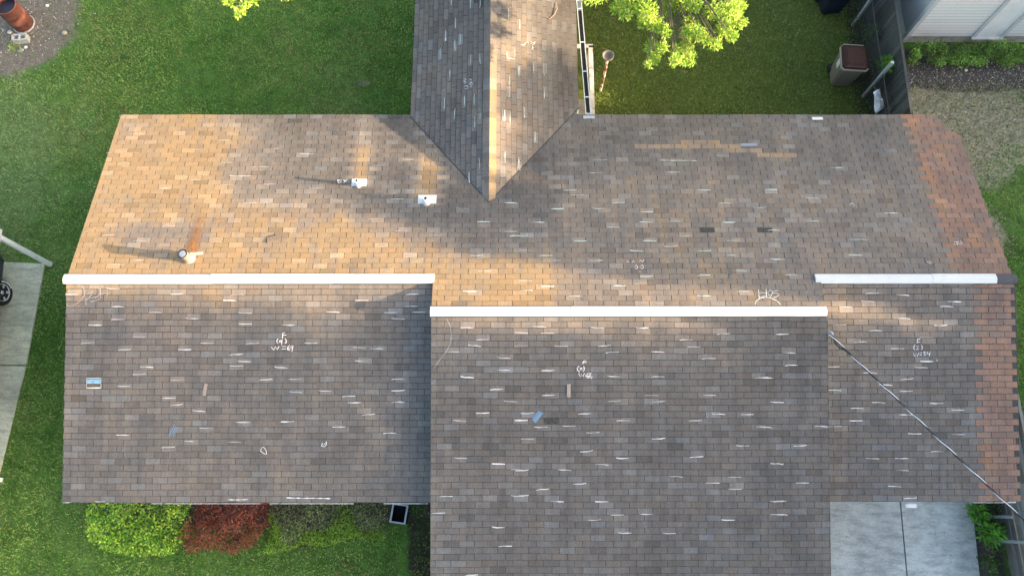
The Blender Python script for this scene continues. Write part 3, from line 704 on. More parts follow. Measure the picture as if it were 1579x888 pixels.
# ---- gutter of the cross gable, railing, steps, outlet, service entry
gb = MB(); a, c = Vector((1.64, 12.02, 2.60)), Vector((1.79, 8.93, 2.58)); d = (c-a).normalized(); s = Vector((d.y, -d.x, 0)).normalized()
prof = [(-.062, .05), (-.058, -.06), (.045, -.06), (.065, .02), (.070, .055), (.055, .055), (.05, .02), (.035, -.05), (-.046, -.05), (-.048, .05)]
gb.loft([[p + s*u + Vector((0, 0, v)) for u, v in prof] for p in (a, c)])
gb.box((1.58, 12.0, 2.53), (1.72, 12.02, 2.655)); gb.box((1.73, 8.905, 2.51), (1.86, 8.925, 2.64))
gu = gb.build('gutter', M['white_metal'], house); gu['label'] = 'white gutter pulled loose from the gable eave'
for t in (.085, .385, .64, .86):
    gs = MB(); p = a.lerp(c, t); gs.loft([[p + s*u + d*o_ + Vector((0, 0, z)) for o_, z in ((-.012, .048), (.012, .048), (.012, .056), (-.012, .056))] for u in (-.05, .055)]); gs.build('strap', M['white_metal'], gu)
gd = MB(); gd.loft([[p + s*u + Vector((0, 0, v)) for u, v in ((-.046, -.049), (.035, -.049), (.04, -.012), (-.046, -.015))] for p in (a.lerp(c, .09), a.lerp(c, .97))]); gd.build('gutter_infill', simple('dark_infill', (.045, .045, .04), .95, .1, 0, .5, 30.), gu)  # dark strip along the gutter bottom
rl = MB()
rl.box((2.02, 9.25, .98), (2.13, 11.80, 1.03)); rl.box((1.62, 11.74, .98), (2.13, 11.84, 1.03)); rl.box((2.02, 9.25, .12), (2.08, 11.7, .18))
for y_ in (9.3, 10.5, 11.75): rl.box((2.03, y_-.05, 0), (2.12, y_+.05, .98))
rl.box((2.045, 9.4, .2), (2.065, 10.7, .96))
ra = rl.build('porch_railing', M['worn_paint'], house); ra['label'] = 'flaking white railing of the side stoop'
stp = MB(); stp.box((1.3, 9.3, 0), (2.0, 10.6, .34)); stp.box((1.35, 8.95, 0), (2.0, 9.28, .17)); stp.build('step', M['concrete'], house)
ol = MB(); q = pf(1407, 770); ol.box((q.x-.09, YF-.10, 2.58), (q.x+.09, YF-.02, 2.64)); ol.box((q.x-.12, YF-.095, 2.585), (q.x-.092, YF-.03, 2.635)); ol.build('outlet', M['white_metal'], house)
S0 = Vector((6.31, 3.38, 3.885))
wh = MB(); wh.tube([(6.34, 3.45, 3.3), (6.34, 3.45, 3.84), (6.35, 3.42, 3.89), (6.36, 3.36, 3.90)], [.022, .022, .026, .028], 10); wh.tube([(6.28, 3.45, 3.83), (6.33, 3.40, 3.88)], .012)
who = wh.build('weatherhead', M['galv'], house)
wl = MB()
for k in range(3):
    wl.tube([(6.35, 3.37, 3.89), (6.42+.03*k, 3.22-.05*k, 3.80+.02*k), (6.5+.05*k, 3.1, 3.84), S0 + Vector((.28+.1*k, -.34-.12*k, .03))], .009, 6)
wl.build('wire_loop', M['cable'], who)
# service drop, three strands twisted
E0 = Vector((16.6, -8.98, 5.9))
cb = empty('power_cable', S0, 'twisted black and silver service cable running from the centre roof edge to the lower right', 'cable')
cpt = []; NS = 240
q_ = (9.211, -.1, 4.42)
for i in range(NS+1):
    t = i/NS; p = S0.lerp(E0, t); p.z -= 1.0*4*t*(1-t)*.16; cpt.append(p)
d = (E0-S0).normalized(); sx = d.cross(Vector((0, 0, 1))).normalized(); sz = sx.cross(d)
for k, (m_, r_) in enumerate((('bare_wire', .0085), ('cable', .0095), ('cable', .0095))):
    b = MB(); b.tube([p + (sx*math.cos(i*.62+k*2.094) + sz*math.sin(i*.62+k*2.094))*.0115 for i, p in enumerate(cpt)], r_, 6)
    b.build('strand', M[m_], cb)
up_ = empty('utility_pole', (16.6, -9.1, 0), 'round wooden utility pole standing past the fence at the far right', 'pole')
b = MB(); b.tube([(16.6, -9.1, 0), (16.6, -9.1, 8.5)], [.15, .11], 14); b.build('pole', M['bark'], up_)
b = MB(); b.box((15.5, -9.28, 7.9), (17.7, -9.18, 8.0)); b.build('crossarm', M['bark'], up_)

# ---- loose bits lying on the roof
def scrap(name, rg, px, py, L, Wd, ang, m, label, cat, h=.018, th=.006, group=None):
    f, e1, e2, n = PL[rg]; c = f(px, py); a = e1*math.cos(ang) + e2*math.sin(ang); b_ = n.cross(a)
    o = empty(name, c); b = MB(); pts = []
    out = [(-.5, -.5), (-.1, -.47), (.5, -.5), (.48, .1), (.5, .48), (.0, .52), (-.48, .5), (-.52, 0)]
    rings = [[c + a*(u*L+random.uniform(-.008, .008)) + b_*(v*Wd) + n*(h + z + .01*max(0, u)) for u, v in out] for z in (0, th)]
    b.loft(rings if b_.dot(e2) >= -9 else rings)
    bpy.data.objects.remove(o)
    ob = b.build(name, m); return tag(ob, label, cat, group)
M['tan_scrap'] = simple('tan_scrap', (.31, .25, .21), .9, .15, 0, .2, 30.)
M['brown_scrap'] = simple('brown_scrap', (.20, .145, .11), .9, .15, 0, .3, 30.)
M['grey_scrap'] = simple('grey_scrap', (.36, .39, .41), .6, .3, 0, .15, 20.)
scrap('shingle_scrap', 'left', 317, 600, .24, .07, R(80), M['tan_scrap'], 'narrow tan shingle strip lying upright on the front left slope', 'shingle piece')
scrap('shingle_scrap', 'mid', 877, 602, .26, .075, R(90), M['tan_scrap'], 'pale pink shingle strip lying below the chalk W on the centre slope', 'shingle piece')
scrap('shingle_scrap', 'back', 422, 369, .26, .13, R(-20), M['brown_scrap'], 'curled brown shingle piece lying on the sunlit rear slope', 'shingle piece', .018, .008)
scrap('metal_flake', 'back', 1260, 184, .24, .085, 0, M['white_metal'], 'small white metal flake on the rear eave above the grass strip', 'metal scrap')
scrap('metal_flake', 'back', 908, 182, .26, .085, 0, M['grey_scrap'], 'grey metal flake on the rear eave beside the gutter end', 'metal scrap')
tw = MB(); tw.tube([pge(858, 6)+Vector((0, 0, .03)), pge(859, 16)+Vector((0, 0, .05)), pge(855, 24)+Vector((0, 0, .03)), pge(847, 31)+Vector((0, 0, .025)), pge(842, 27)+Vector((0, 0, .02))], [.005, .008, .009, .008, .004], 6)
tag(tw.build('twig', simple('bare_twig', (.34, .22, .17), .9)), 'thin curved bare twig lying on the cross gable', 'twig')

# ---------------------------------------------------------------- foliage tools
def rv(): 
    v = rng.normal(size=3); return Vector(v/np.linalg.norm(v))
def leaf_cluster(b, c, r, n, L, W, cols, squash=.8, up=.5, shell=.5):
    for _ in range(n):
        d = rv(); rr = r*(shell + (1-shell)*rng.random())**.8
        p = Vector(c) + Vector((d.x*rr, d.y*rr, d.z*rr*squash))
        o = (d*.6 + rv()*.9 + Vector((0, 0, .1))).normalized(); u = (rv()*.7 + Vector((0, 0, up))).normalized()
        col = cols[rng.integers(len(cols))]; k = .8 + .4*rng.random(); l = L*(.7+.6*rng.random())
        b.leaf(p, o, u, l, l*W, tuple(x*k for x in col))
def limb(b, a, c, r0, r1, wig=.1, n=6):
    a, c = Vector(a), Vector(c); pts = []; rr = []
    for i in range(n+1):
        t = i/n; p = a.lerp(c, t) + rv()*wig*(1-abs(2*t-1)); pts.append(p); rr.append(r0+(r1-r0)*t)
    b.tube(pts, rr, 7); return pts
YG = [(.29, .47, .05), (.38, .52, .07), (.21, .40, .04), (.48, .53, .12)]
DG = [(.045, .105, .02), (.07, .15, .03), (.035, .08, .018)]

# near tree whose branch tips reach into the picture at the top
def near_tree(name, trunk, tips, extra, label, z0=4.6, cat='tree', cols=YG, Lf=.085):
    t = empty(name, (trunk[0], trunk[1], 0), label, cat)
    tb = MB(); top = Vector((trunk[0], trunk[1], 4.0)); limb(tb, (trunk[0], trunk[1], -.05), top, .17, .10, .05)
    cb_ = MB(); cs = []
    for px, py, r in tips:
        z = z0 + rng.uniform(-.35, .45); cs.append((atz(px, py, z), r/1200*14.3))
    for q in extra: cs.append((Vector(q[:3]), q[3]))
    hubs = [top + (c-top)*.45 + Vector((0, 0, .1)) for c, r in cs[::4]]
    for h in hubs: limb(tb, top, h, .038, .018, .08)
    for c, r in cs:
        h = min(hubs, key=lambda k: (k-c).length); pts = limb(tb, h, c, .014, .005, .06)
        for _ in range(3): limb(tb, pts[3], c + rv()*r*.7, .008, .003, .03, 3)
        n = int(300*(r/.2)**1.7)
        leaf_cluster(cb_, c, r*1.02, n, Lf, .36, cols, .7, .9, .25)
    cb_.build('crown', M['leaf'], t); tb.build('trunk', M['bark'], t); return t
TIPS = [(952,12,13),(975,4,18),(965,24,9),(998,18,20),(1012,38,15),(1026,50,10),(992,36,12),(1022,12,18),(1046,8,17),(1070,8,14),(1062,36,14),(1078,52,14),(1062,50,10),(1100,18,17),(1124,16,20),(1137,10,17),(1140,34,13),(1118,44,17),(1128,55,10),(1104,68,11),(1090,62,9),(1052,82,19),(1042,94,12),(1062,92,13),(1058,70,12),(1005,72,12),(1008,90,11),(1022,74,9),(1000,99,6)]
near_tree('shade_tree', (3.6, 14.9), TIPS, [(rng.uniform(1.2, 6.2), rng.uniform(10.4, 16.5), rng.uniform(4.6, 6.6), rng.uniform(.25, .5)) for _ in range(60)], 'yellow green leafy tree reaching over the back lawn right of the cross gable')
near_tree('shade_tree', (-5.9, 15.6), [(354,2,10),(370,16,9),(366,26,4),(390,0,9),(378,8,7)], [(rng.uniform(-8, -4), rng.uniform(10.6, 16.5), rng.uniform(4.4, 6.2), rng.uniform(.3, .5)) for _ in range(36)], 'bright green tree showing only two leaf tips over the left back lawn')

# unseen trees east of the house, crowns placed and shaped to shade the roof
def tall_tree(x, y, h, r, zlo, label, n=60, top=.85, ll=.30):
    global rng
    rng = np.random.default_rng(int(x*100+y*10))
    t = empty('tall_tree', (x, y, 0), label, 'tree', 'trees beyond the right side of the picture')
    tb = MB(); limb(tb, (x, y, -.05), (x, y, h*.75), .28, .10, .12, 8); cb_ = MB()
    cr = r*.30
    for k in range(n):
        z = zlo + (h-cr*.6-zlo)*((k+.5)/n); f = (z-zlo)/(h-zlo); rr = (r-cr*.7)*math.sqrt(max(.10, 1-(2*f-top)**2/1.5))
        a = k*2.399; d = rr*math.sqrt(rng.random())**.7; c = (x+math.cos(a)*d, y+math.sin(a)*d, z)
        limb(tb, (x, y, min(z, h*.72)-.2), c, .05, .015, .1, 4)
        leaf_cluster(cb_, c, cr*rng.uniform(.85, 1.15), 150, ll, .6, DG, .7, .1, .2)
    cb_.build('crown', M['leaf'], t); tb.build('trunk', M['bark'], t)
tall_tree(25.5, -6.0, 15.5, 5.7, 1.0, 'tall dense green tree standing east of the front fence', 170, .5)
tall_tree(27, -15.5, 14.0, 5.0, 1.0, 'tall green tree standing farthest south along the east side', 90)
tall_tree(26, -2.68, 13.4, 2.9, 1.0, 'slim tall green tree standing between the dense tree and the narrow tree', 130, .8)
tall_tree(24.5, .25, 8.5, 2.0, .8, 'lowest bushy unseen tree added to shade the front right slope', 70, .4)
tall_tree(26, 2.3, 9.75, 2.0, 1.0, 'narrow rounded green tree standing due east of the roof', 90, .3)
tall_tree(27.5, 5.4, 9.35, 2.4, 1.0, 'small rounded green tree standing north of the narrow eastern tree', 90, .3)
tall_tree(25.5, 4.0, 8.75, 1.6, .8, 'slender unseen tree added to close a gap in the roof shade', 70, .3)
tall_tree(28, 10.3, 8.9, 3.6, 1.0, 'broad green tree standing east of the neighbour lawn', 110, .4)

# ---------------------------------------------------------------- front shrubs
def in_poly(x, y, poly):
    c = False; j = len(poly)-1
    for i in range(len(poly)):
        if (poly[i][1] > y) != (poly[j][1] > y) and x < (poly[j][0]-poly[i][0])*(y-poly[i][1])/(poly[j][1]-poly[i][1])+poly[i][0]: c = not c
        j = i
    return c
def shrub(name, poly, h, n, L, W, cols, label, cat, stem=True, hvar=.17, colf=None, up=.8, ground=.0):
    xs = [p[0] for p in poly]; ys = [p[1] for p in poly]; cx, cy = sum(xs)/len(xs), sum(ys)/len(ys)
    t = empty(name, (cx, cy, 0), label, cat); b = MB(); k = 0
    ph = rng.random(4)*6
    while k < n:
        x, y = rng.uniform(min(xs), max(xs)), rng.uniform(min(ys), max(ys))
        if not in_poly(x, y, poly): continue
        e = min(math.hypot(x-px_, y-py_) for px_, py_ in poly)
        de = min(abs((q[0]-p[0])*(p[1]-y)-(p[0]-x)*(q[1]-p[1]))/max(1e-6, math.hypot(q[0]-p[0], q[1]-p[1])) for p, q in zip(poly, poly[1:]+poly[:1]))
        edge = min(1, de/.28); top = h*(.45+.55*math.sqrt(edge)) + hvar*math.sin(x*5+ph[0])*math.cos(y*6+ph[1])
        z = ground + (top-ground)*(1-(rng.random()**2.2)*.8)
        o = (rv()*.9 + Vector((0, 0, .35)) + Vector((x-cx, y-cy, 0)).normalized()*.25).normalized(); u = (rv()*.6 + Vector((0, 0, up))).normalized()
        cs = colf(x, y) if colf else cols; col = cs[rng.integers(len(cs))]; kk = (.7+.6*rng.random())*(1+.22*math.sin(x*9+ph[2])*math.sin(y*11+ph[3])); l = L*(.7+.6*rng.random())
        b.leaf(Vector((x, y, max(.02, z))), o, u, l, l*W, tuple(v*kk for v in col)); k += 1
    b.build('foliage', M['leaf'], t)
    if stem:
        sb = MB()
        for _ in range(14):
            x, y = cx+rng.uniform(-.3, .3)*(max(xs)-min(xs)), cy+rng.uniform(-.25, .25)*(max(ys)-min(ys))
            limb(sb, (x, y, 0), (x+rng.uniform(-.25, .25), y+rng.uniform(-.2, .2), h*.75), .014, .006, .05, 4)
        sb.build('stem', M['bark'], t)
    return t
BOX = [(.28, .46, .04), (.36, .53, .05), (.18, .38, .035), (.42, .56, .08), (.11, .28, .04)]
shrub('boxwood_hedge', [(-9.66, .6), (-9.70, -.30), (-9.55, -.62), (-9.15, -.86), (-8.5, -.95), (-7.75, -.95), (-7.5, -.72), (-7.35, -.2), (-7.25, .6)], .85, 5200, .062, .62, BOX, 'dense bright yellow green clipped hedge under the front left eave', 'hedge')
RED = [(.27, .06, .045), (.36, .09, .05), (.17, .04, .04), (.42, .14, .07), (.24, .11, .08)]
shrub('barberry_shrub', [(-7.35, .6), (-7.25, .0), (-7.6, -.6), (-7.35, -.93), (-6.9, -.78), (-6.3, -.92), (-5.85, -.72), (-5.58, -.2), (-5.62, .6)], .82, 6000, .085, .24, RED, 'spiky dark red shrub between the bright hedge and the ragged ground cover', 'shrub', up=.3)
def gcol(x, y):
    f = math.sin(x*3.1+1)*.5 + math.sin(x*7.7)*.3 - (y+.22)*1.6
    if f > .2: return [(.30, .44, .05), (.22, .38, .04)]
    return [(.22, .25, .10), (.27, .29, .12), (.15, .26, .06), (.26, .21, .14), (.33, .38, .13)]
shrub('ragged_shrub', [(-5.62, .6), (-5.6, -.55), (-5.75, -.95), (-5.35, -.92), (-4.8, -.72), (-4.2, -.78), (-4.15, .6)], .46, 4200, .055, .4, None, 'ragged olive ground shrub right of the red shrub', 'shrub', colf=gcol, up=.6)
shrub('ragged_shrub', [(-4.15, .6), (-4.2, -.75), (-3.6, -.58), (-3.3, -.68), (-2.95, -.62), (-2.85, .1), (-2.8, .6)], .42, 3600, .055, .4, None, 'ragged green ground shrub beside the black box', 'shrub', colf=gcol, up=.6)
shrub('weed_clump', [(-2.38, .3), (-2.38, -.02), (-2.15, -.12), (-1.95, .0), (-1.95, .3)], .4, 240, .07, .4, DG+[(.10, .25, .03)], 'small green weed clump in the dark corner by the black box', 'weed', stem=False)
shrub('weed_clump', [(-2.25, -1.0), (-2.3, -1.5), (-1.85, -1.6), (-1.75, -1.0)], .22, 240, .05, .5, [(.12, .12, .05), (.07, .08, .03), (.2, .18, .08)], 'low olive weed clump in the dark bed along the centre eave', 'weed', stem=False)
# black box with a grey rim
bx = empty('planter_box', (-2.58, -.05, 0), 'open black square box with a worn grey rim under the front eave', 'box')
A = R(-8)
b = MB()
def rbox(b, cx, cy, x0, x1, y0, y1, z0, z1, a):
    c, s = math.cos(a), math.sin(a); P_ = lambda x, y, z: (cx+x*c-y*s, cy+x*s+y*c, z)
    b.add([P_(x, y, z) for z in (z0, z1) for x, y in ((x0, y0), (x1, y0), (x1, y1), (x0, y1))], [(3,2,1,0),(4,5,6,7),(0,1,5,4),(1,2,6,5),(2,3,7,6),(3,0,4,7)])
hx, hy = .165, .20
for x0, x1, y0, y1 in ((-hx, hx, hy-.02, hy), (-hx, hx, -hy, -hy+.02), (-hx, -hx+.02, -hy+.02, hy-.02), (hx-.02, hx, -hy+.02, hy-.02)): rbox(b, -2.58, -.05, x0, x1, y0, y1, 0, .5, A)
rbox(b, -2.58, -.05, -hx+.02, hx-.02, -hy+.02, hy-.02, 0, .12, A); b.build('body', M['dark'], bx)
b = MB()
for x0, x1, y0, y1 in ((-hx-.02, hx+.02, hy-.02, hy+.015), (-hx-.02, hx+.02, -hy-.015, -hy+.02), (-hx-.02, -hx+.02, -hy+.02, hy-.02), (hx-.02, hx+.02, -hy+.02, hy-.02)): rbox(b, -2.58, -.05, x0, x1, y0, y1, .502, .52, A)
b.build('rim', M['fence_metal'], bx)

# ---------------------------------------------------------------- left side: carport and car
cpo = empty('carport', (-13.5, 3.4, 0), 'white carport at the left edge with one slim white post on the grass', 'carport')
for x_, y_ in ((-11.82, 6.07), (-12.12, .72)):
    b = MB(); b.box((x_-.05, y_-.05, 0), (x_+.05, y_+.05, 2.14), rot=0, bevel=.008); b.build('post', M['white_paint'], cpo)
for y_ in (6.07, .72):
    b = MB(); b.box((-15.6, y_-.05, 0), (-15.5, y_+.05, 2.14), bevel=.008); b.build('post', M['white_paint'], cpo)
b = MB(); b.box((-15.8, .5, 2.145), (-11.72, 6.22, 2.30), bevel=.01); b.build('roof', M['white_metal'], cpo)
# the parked vehicle: only its front wheel shows
car = empty('parked_car', (-13.55, 3.9, 0), 'dark parked car under the left carport, only a wheel with a silver rim visible', 'car')
b = MB()
secs = [(-.05+1.55, .62, .74), (1.9, .58, .95)]
def sect(y, w_, z0, z1, zr, wr): return [(-13.62+x, y, z) for x, z in ((-w_, z0), (w_, z0), (w_+.01, (z0+z1)/2), (w_-.05, z1), (wr, zr), (-wr, zr), (-w_+.05, z1), (-w_-.01, (z0+z1)/2))]
b.loft([sect(6.35, .62, .38, .66, .70, .55), sect(6.1, .78, .28, .80, .86, .66), sect(5.2, .84, .26, .92, .98, .72), sect(4.6, .85, .24, .98, 1.02, .74), sect(3.9, .85, .24, 1.0, 1.42, .60), sect(2.6, .85, .24, 1.0, 1.44, .60), sect(1.9, .83, .28, 1.0, 1.08, .70), sect(1.55, .72, .38, .80, .86, .6)][::-1])
b.build('body', M['car_paint'], car)
b = MB()
for x in (-13.62-.845, -13.62+.75):
    b.add([(x+.045, 4.35, 1.02), (x+.05, 2.2, 1.02), (x-.02+.02, 2.6, 1.38), (x, 3.8, 1.38)], [(0, 1, 2, 3)])
b.build('window', M['glass'], car)
for (wx, sx) in ((-12.74, 1), (-14.50, -1)):
    for wy in (5.22, 2.45):
        b = MB(); b.lathe((wx, wy, .37), [(.20, -.11), (.30, -.115), (.325, -.09), (.33, -.03), (.33, .05), (.318, .085), (.30, .10), (.225, .105), (.205, .08)], 36, axis=Vector((sx, 0, .16*(sx > 0))))
        wo = b.build('wheel', M['rubber'], car)
        b = MB(); ax = Vector((sx, 0, .16*(sx > 0))).normalized(); c0 = Vector((wx, wy, .37)); e1 = Vector((0, 1, 0)); e2 = ax.cross(e1)
        b.lathe(c0, [(.205, .03), (.222, .098), (.21, .104), (.195, .06), (.19, .04)], 36, axis=ax)
        for k in range(5):
            a0 = 2*math.pi*k/5; dv = e1*math.cos(a0)+e2*math.sin(a0); sv = ax.cross(dv)
            b.loft([[c0 + dv*r_ + sv*s_*w_ + ax*z_ for s_, z_ in ((-1, .045), (1, .045), (1, .09-.02*(r_ < .1)), (-1, .09-.02*(r_ < .1)))] for r_, w_ in ((.03, .03), (.20, .032))])
        b.lathe(c0, [(.05, .04), (.05, .085), (.03, .092)], 16, axis=ax); b.build('rim', M['alloy'], wo)
        b = MB()
        for k in range(9):       # raised white sidewall lettering blocks
            a0 = -.9 + k*.15; pts = []
            for r_, da in ((.255, 0), (.255, .11), (.29, .11), (.29, 0)):
                a1 = a0+da; pts.append(c0 + (e1*math.cos(a1)+e2*math.sin(a1))*r_ + ax*.1065)
            b.add(pts, [(0, 1, 2, 3)])
        b.build('sidewall_mark', M['white_paint'], wo)

# ---------------------------------------------------------------- top left: barrel, block, stones
br_ = empty('burn_barrel', (-13.72, 13.15, 0), 'rusty red burn barrel standing on the bare dirt', 'barrel')
b = MB(); r = .29; b.lathe((-13.72, 13.15, 0), [(r, 0), (r, .28), (r+.012, .30), (r, .32), (r, .56), (r+.012, .58), (r, .60), (r, .86), (r+.014, .875), (r, .89), (r-.015, .89), (r-.015, .70)], 36, cap=False); b.build('body', M['barrel'], br_)
b = MB(); b.lathe((-13.72, 13.15, 0), [(r-.016, .68), (r-.016, .72)], 36); b.build('interior', simple('wet_ash', (.02, .03, .045), .35, .5), br_)
b = MB(); b.lathe((-13.72, 13.15, 0), [(r+.015, .0), (r+.02, .035), (r+.004, .05)], 36); b.build('base_ring', M['worn_paint'], br_)
cb2 = MB(); cxy = atz(32, 60, .1); X0, Y0 = cxy.x, cxy.y
for x0, x1 in ((-.20, -.165), (-.018, .018), (.165, .20)): rbox(cb2, X0, Y0, x0, x1, -.095, .095, 0, .19, R(6))
for y0, y1 in ((-.10, -.065), (.065, .10)): rbox(cb2, X0, Y0, -.2, .2, y0, y1, .003, .187, R(6))
rbox(cb2, X0, Y0, -.165, .165, -.065, .065, 0, .03, R(6))
tag(cb2.build('cinder_block', simple('cinder', (.52, .49, .45), .95, .1, 0, .12, 30., .3)), 'pale cinder block with two holes beside the rusty barrel', 'block')
def stone(px, py, r, col, label, grp):
    c = atz(px, py, 0); b = MB(); rings = []
    for k in range(5):
        f = k/4; rr = r*math.sin(math.pi*(.12+.84*f)**.9)
        rings.append([(c.x + math.cos(t)*rr*rng.uniform(.8, 1.15), c.y + math.sin(t)*rr*rng.uniform(.7, 1.05), -.01+f*r*1.1) for t in [2*math.pi*i/9 for i in range(9)]])
    b.loft(rings, col, True, True); tag(b.build('stone', M['rock']), label, 'stone', grp)
SG = 'pale stones scattered on the bare dirt'
stone(16, 51, .07, (.62, .56, .48), 'round whitish stone touching the left foot of the rusty barrel', SG)
stone(46, 31, .07, (.55, .55, .50), 'pale stone touching the right foot of the rusty barrel', SG)
stone(73, 10, .06, (.75, .72, .64), 'whitish stone farthest up the dirt right of the barrel', SG)
stone(100, 52, .08, (.48, .36, .30), 'pinkish stone where the dirt meets the lawn', SG)
stone(29, 17, .10, (.36, .36, .33), 'grey stone behind the rusty barrel', SG)
stone(34, 78, .07, (.36, .34, .30), 'brownish stone below the cinder block', SG)
stone(40, 74, .06, (.60, .66, .70), 'bluish white stone right below the cinder block', SG)
stone(1489, 109, .05, (.75, .74, .70), 'single white stone in the mulch in front of the neighbour shrubs', 'stones')
weeds_c = atz(26, 73, .05)
shrub('weed_clump', [(weeds_c.x-.22, weeds_c.y-.12), (weeds_c.x+.2, weeds_c.y-.15), (weeds_c.x+.22, weeds_c.y+.1), (weeds_c.x-.18, weeds_c.y+.15)], .12, 60, .08, .3, YG, 'small yellow green weed clump below the cinder block', 'weed', stem=False)

# ---------------------------------------------------------------- top right: pole, bins, fences, neighbour
ps = empty('bird_feeder_pole', (2.42, 11.06, 0), 'rusty flaking pole with a round grey top standing on the lawn by the gutter', 'pole')
b = MB(); b.tube([(2.42, 11.06, -.02), (2.44, 11.06, .8), (2.43, 11.07, 1.58)], [.034, .032, .03], 12)
def peel():
    m, n, p = mat('peeling_pole', .8, .25)
    c = mix(n, (.16, .06, .035), (.70, .66, .60), ramp(n, noise(n, 7, 6, .7), [(.47, 0), (.53, 1)])); n.links.new(c, p.inputs['Base Color']); return m
b.build('pole', peel(), ps)
b = MB(); b.lathe((2.43, 11.07, 1.58), [(.03, 0), (.09, .03), (.145, .09), (.15, .13), (.14, .13), (.08, .07), (.0, .06)], 24); b.build('bowl', simple('grey_bowl', (.13, .125, .12), .7, .3, 0, .25, 14.), ps)

def bin_(cx, cy, a, body, lid, label, w_=.66, d_=.70, h=1.04, round_=False, tagc=True):
    t = empty('wheelie_bin', (cx, cy, 0), label, 'bin'); c, s = math.cos(a), math.sin(a)
    P_ = lambda x, y, z: (cx+x*c-y*s, cy+x*s+y*c, z)
    def ring(hw, hd, z, q=.06, oy=0): return [P_(x, y+oy, z) for x, y in ((-hw+q,-hd),(hw-q,-hd),(hw,-hd+q),(hw,hd-q),(hw-q,hd),(-hw+q,hd),(-hw,hd-q),(-hw,-hd+q))]
    b = MB(); b.loft([ring(w_*.36, d_*.34, .04), ring(w_*.40, d_*.38, .08), ring(w_*.48, d_*.47, h-.08)], body)
    b.build('body', M['plastic'], t)
    b = MB(); b.loft([ring(w_*.52, d_*.51, h-.082), ring(w_*.54, d_*.53, h-.06), ring(w_*.54, d_*.53, h-.01), ring(w_*.5, d_*.49, h)], tuple(min(1, x*1.9) for x in body)); b.build('rim', M['plastic'], t)
    b = MB(); b.loft([ring(w_*.50, d_*.50, h+.002), ring(w_*.51, d_*.51, h+.03), ring(w_*.47, d_*.47, h+.055)], lid); b.loft([ring(w_*.44, d_*.44, h+.054), ring(w_*.35, d_*.34, h+.11), ring(w_*.32, d_*.31, h+.118)], tuple(x*1.35 for x in lid)); b.loft([[P_(x, y, z) for x, y in ((-w_*.40, -d_*.47), (w_*.40, -d_*.47), (w_*.30, -d_*.37), (-w_*.30, -d_*.37))] for z in (h+.05, h+.075)], tuple(x*2.2 for x in lid))  # raised panel and front strip coloured lighter, as painted highlights
    lo = b.build('lid', M['plastic'], t)
    b = MB(); b.tube([P_(-w_*.4, d_*.56, h-.02), P_(w_*.4, d_*.56, h-.02)], .018, 8, tuple(min(1, x*1.9) for x in body)); b.build('handle', M['plastic'], t)
    for sx in (-1, 1):
        b = MB(); b.lathe(P_(sx*w_*.42, d_*.36, .12), [(.04, -.03), (.12, -.03), (.12, .03), (.04, .03)], 20, (.02, .02, .02), axis=Vector((c*1.0, s, 0))); b.build('wheel', M['rubber'], t)
    if tagc:
        b = MB(); p = .5
        def side(y, z, o): f = (z-.08)/(h-.16); hw = w_*(.40+.08*f)+o; return P_(-hw, y, z)
        b.add([side(-.09, .62, .004), side(-.09, .88, .004), side(.08, .88, .004), side(.08, .62, .004)], [(0, 1, 2, 3)], (.55, .58, .60)); b.build('sticker', M['plastic'], t)
    return t
bin_(8.98, 11.42, R(-4), (.15, .14, .115), (.030, .014, .011), 'tan wheeled bin with a brown lid standing by the chain link fence')
bin_(8.95, 13.72, R(8), (.012, .018, .03), (.12, .14, .16), 'dark blue black bin with a grey lid cut by the top edge of the picture', .70, .74, .95, tagc=False)

def wood_fence(name, a, c, h, label, bw=.14, col=(.085, .085, .075), rails_side=1):
    a, c = Vector(a), Vector(c); d = (c-a); L = d.length; d.normalize(); s = Vector((-d.y, d.x, 0)); t = empty(name, a, label, 'fence')
    b = MB(); k = int(L/bw)
    for i in range(k):
        p = a + d*(i*bw); hh = h + rng.uniform(-.02, .02); v = rng.uniform(.65, 1.3); th = .02
        q = [p + s*rng.uniform(-.004, .004), p + d*(bw-.012)]
        ring = lambda z: [(q[0]-s*th/2)+Vector((0,0,z)), (q[1]-s*th/2)+Vector((0,0,z)), (q[1]+s*th/2)+Vector((0,0,z)), (q[0]+s*th/2)+Vector((0,0,z))]
        b.loft([ring(.03), ring(hh)], tuple(x*v for x in col))
    b.build('board', M['wood_grey'], t)
    for z in (.35, h*.55, h-.16):
        r_ = MB(); o = s*.045*-rails_side
        r_.loft([[p + o + s*u + Vector((0, 0, z+w_)) for u, w_ in ((-.02, -.045), (.02, -.045), (.02, .045), (-.02, .045))] for p in (a, c)], tuple(x*1.2 for x in col)); r_.build('rail', M['wood_grey'], t)
    b = MB(); b.loft([[p + s*u + Vector((0, 0, h+.03+w_)) for u, w_ in ((-.035, 0), (.035, 0), (.035, .025), (-.035, .025))] for p in (a, c)], tuple(x*.8 for x in col)); b.build('cap_rail', M['wood_grey'], t)
    return t
wood_fence('wooden_fence', (9.93, 8.6, 0), (10.02, 17.5, 0), 1.55, 'dark weathered board fence between the back lawn and the neighbour house', .14, (.072, .080, .080))
wood_fence('wooden_fence', (11.30, 3.6, 0), (11.62, -6.0, 0), 1.5, 'grey board fence beside the driveway at the lower right corner', .30, (.30, .295, .275), 1)
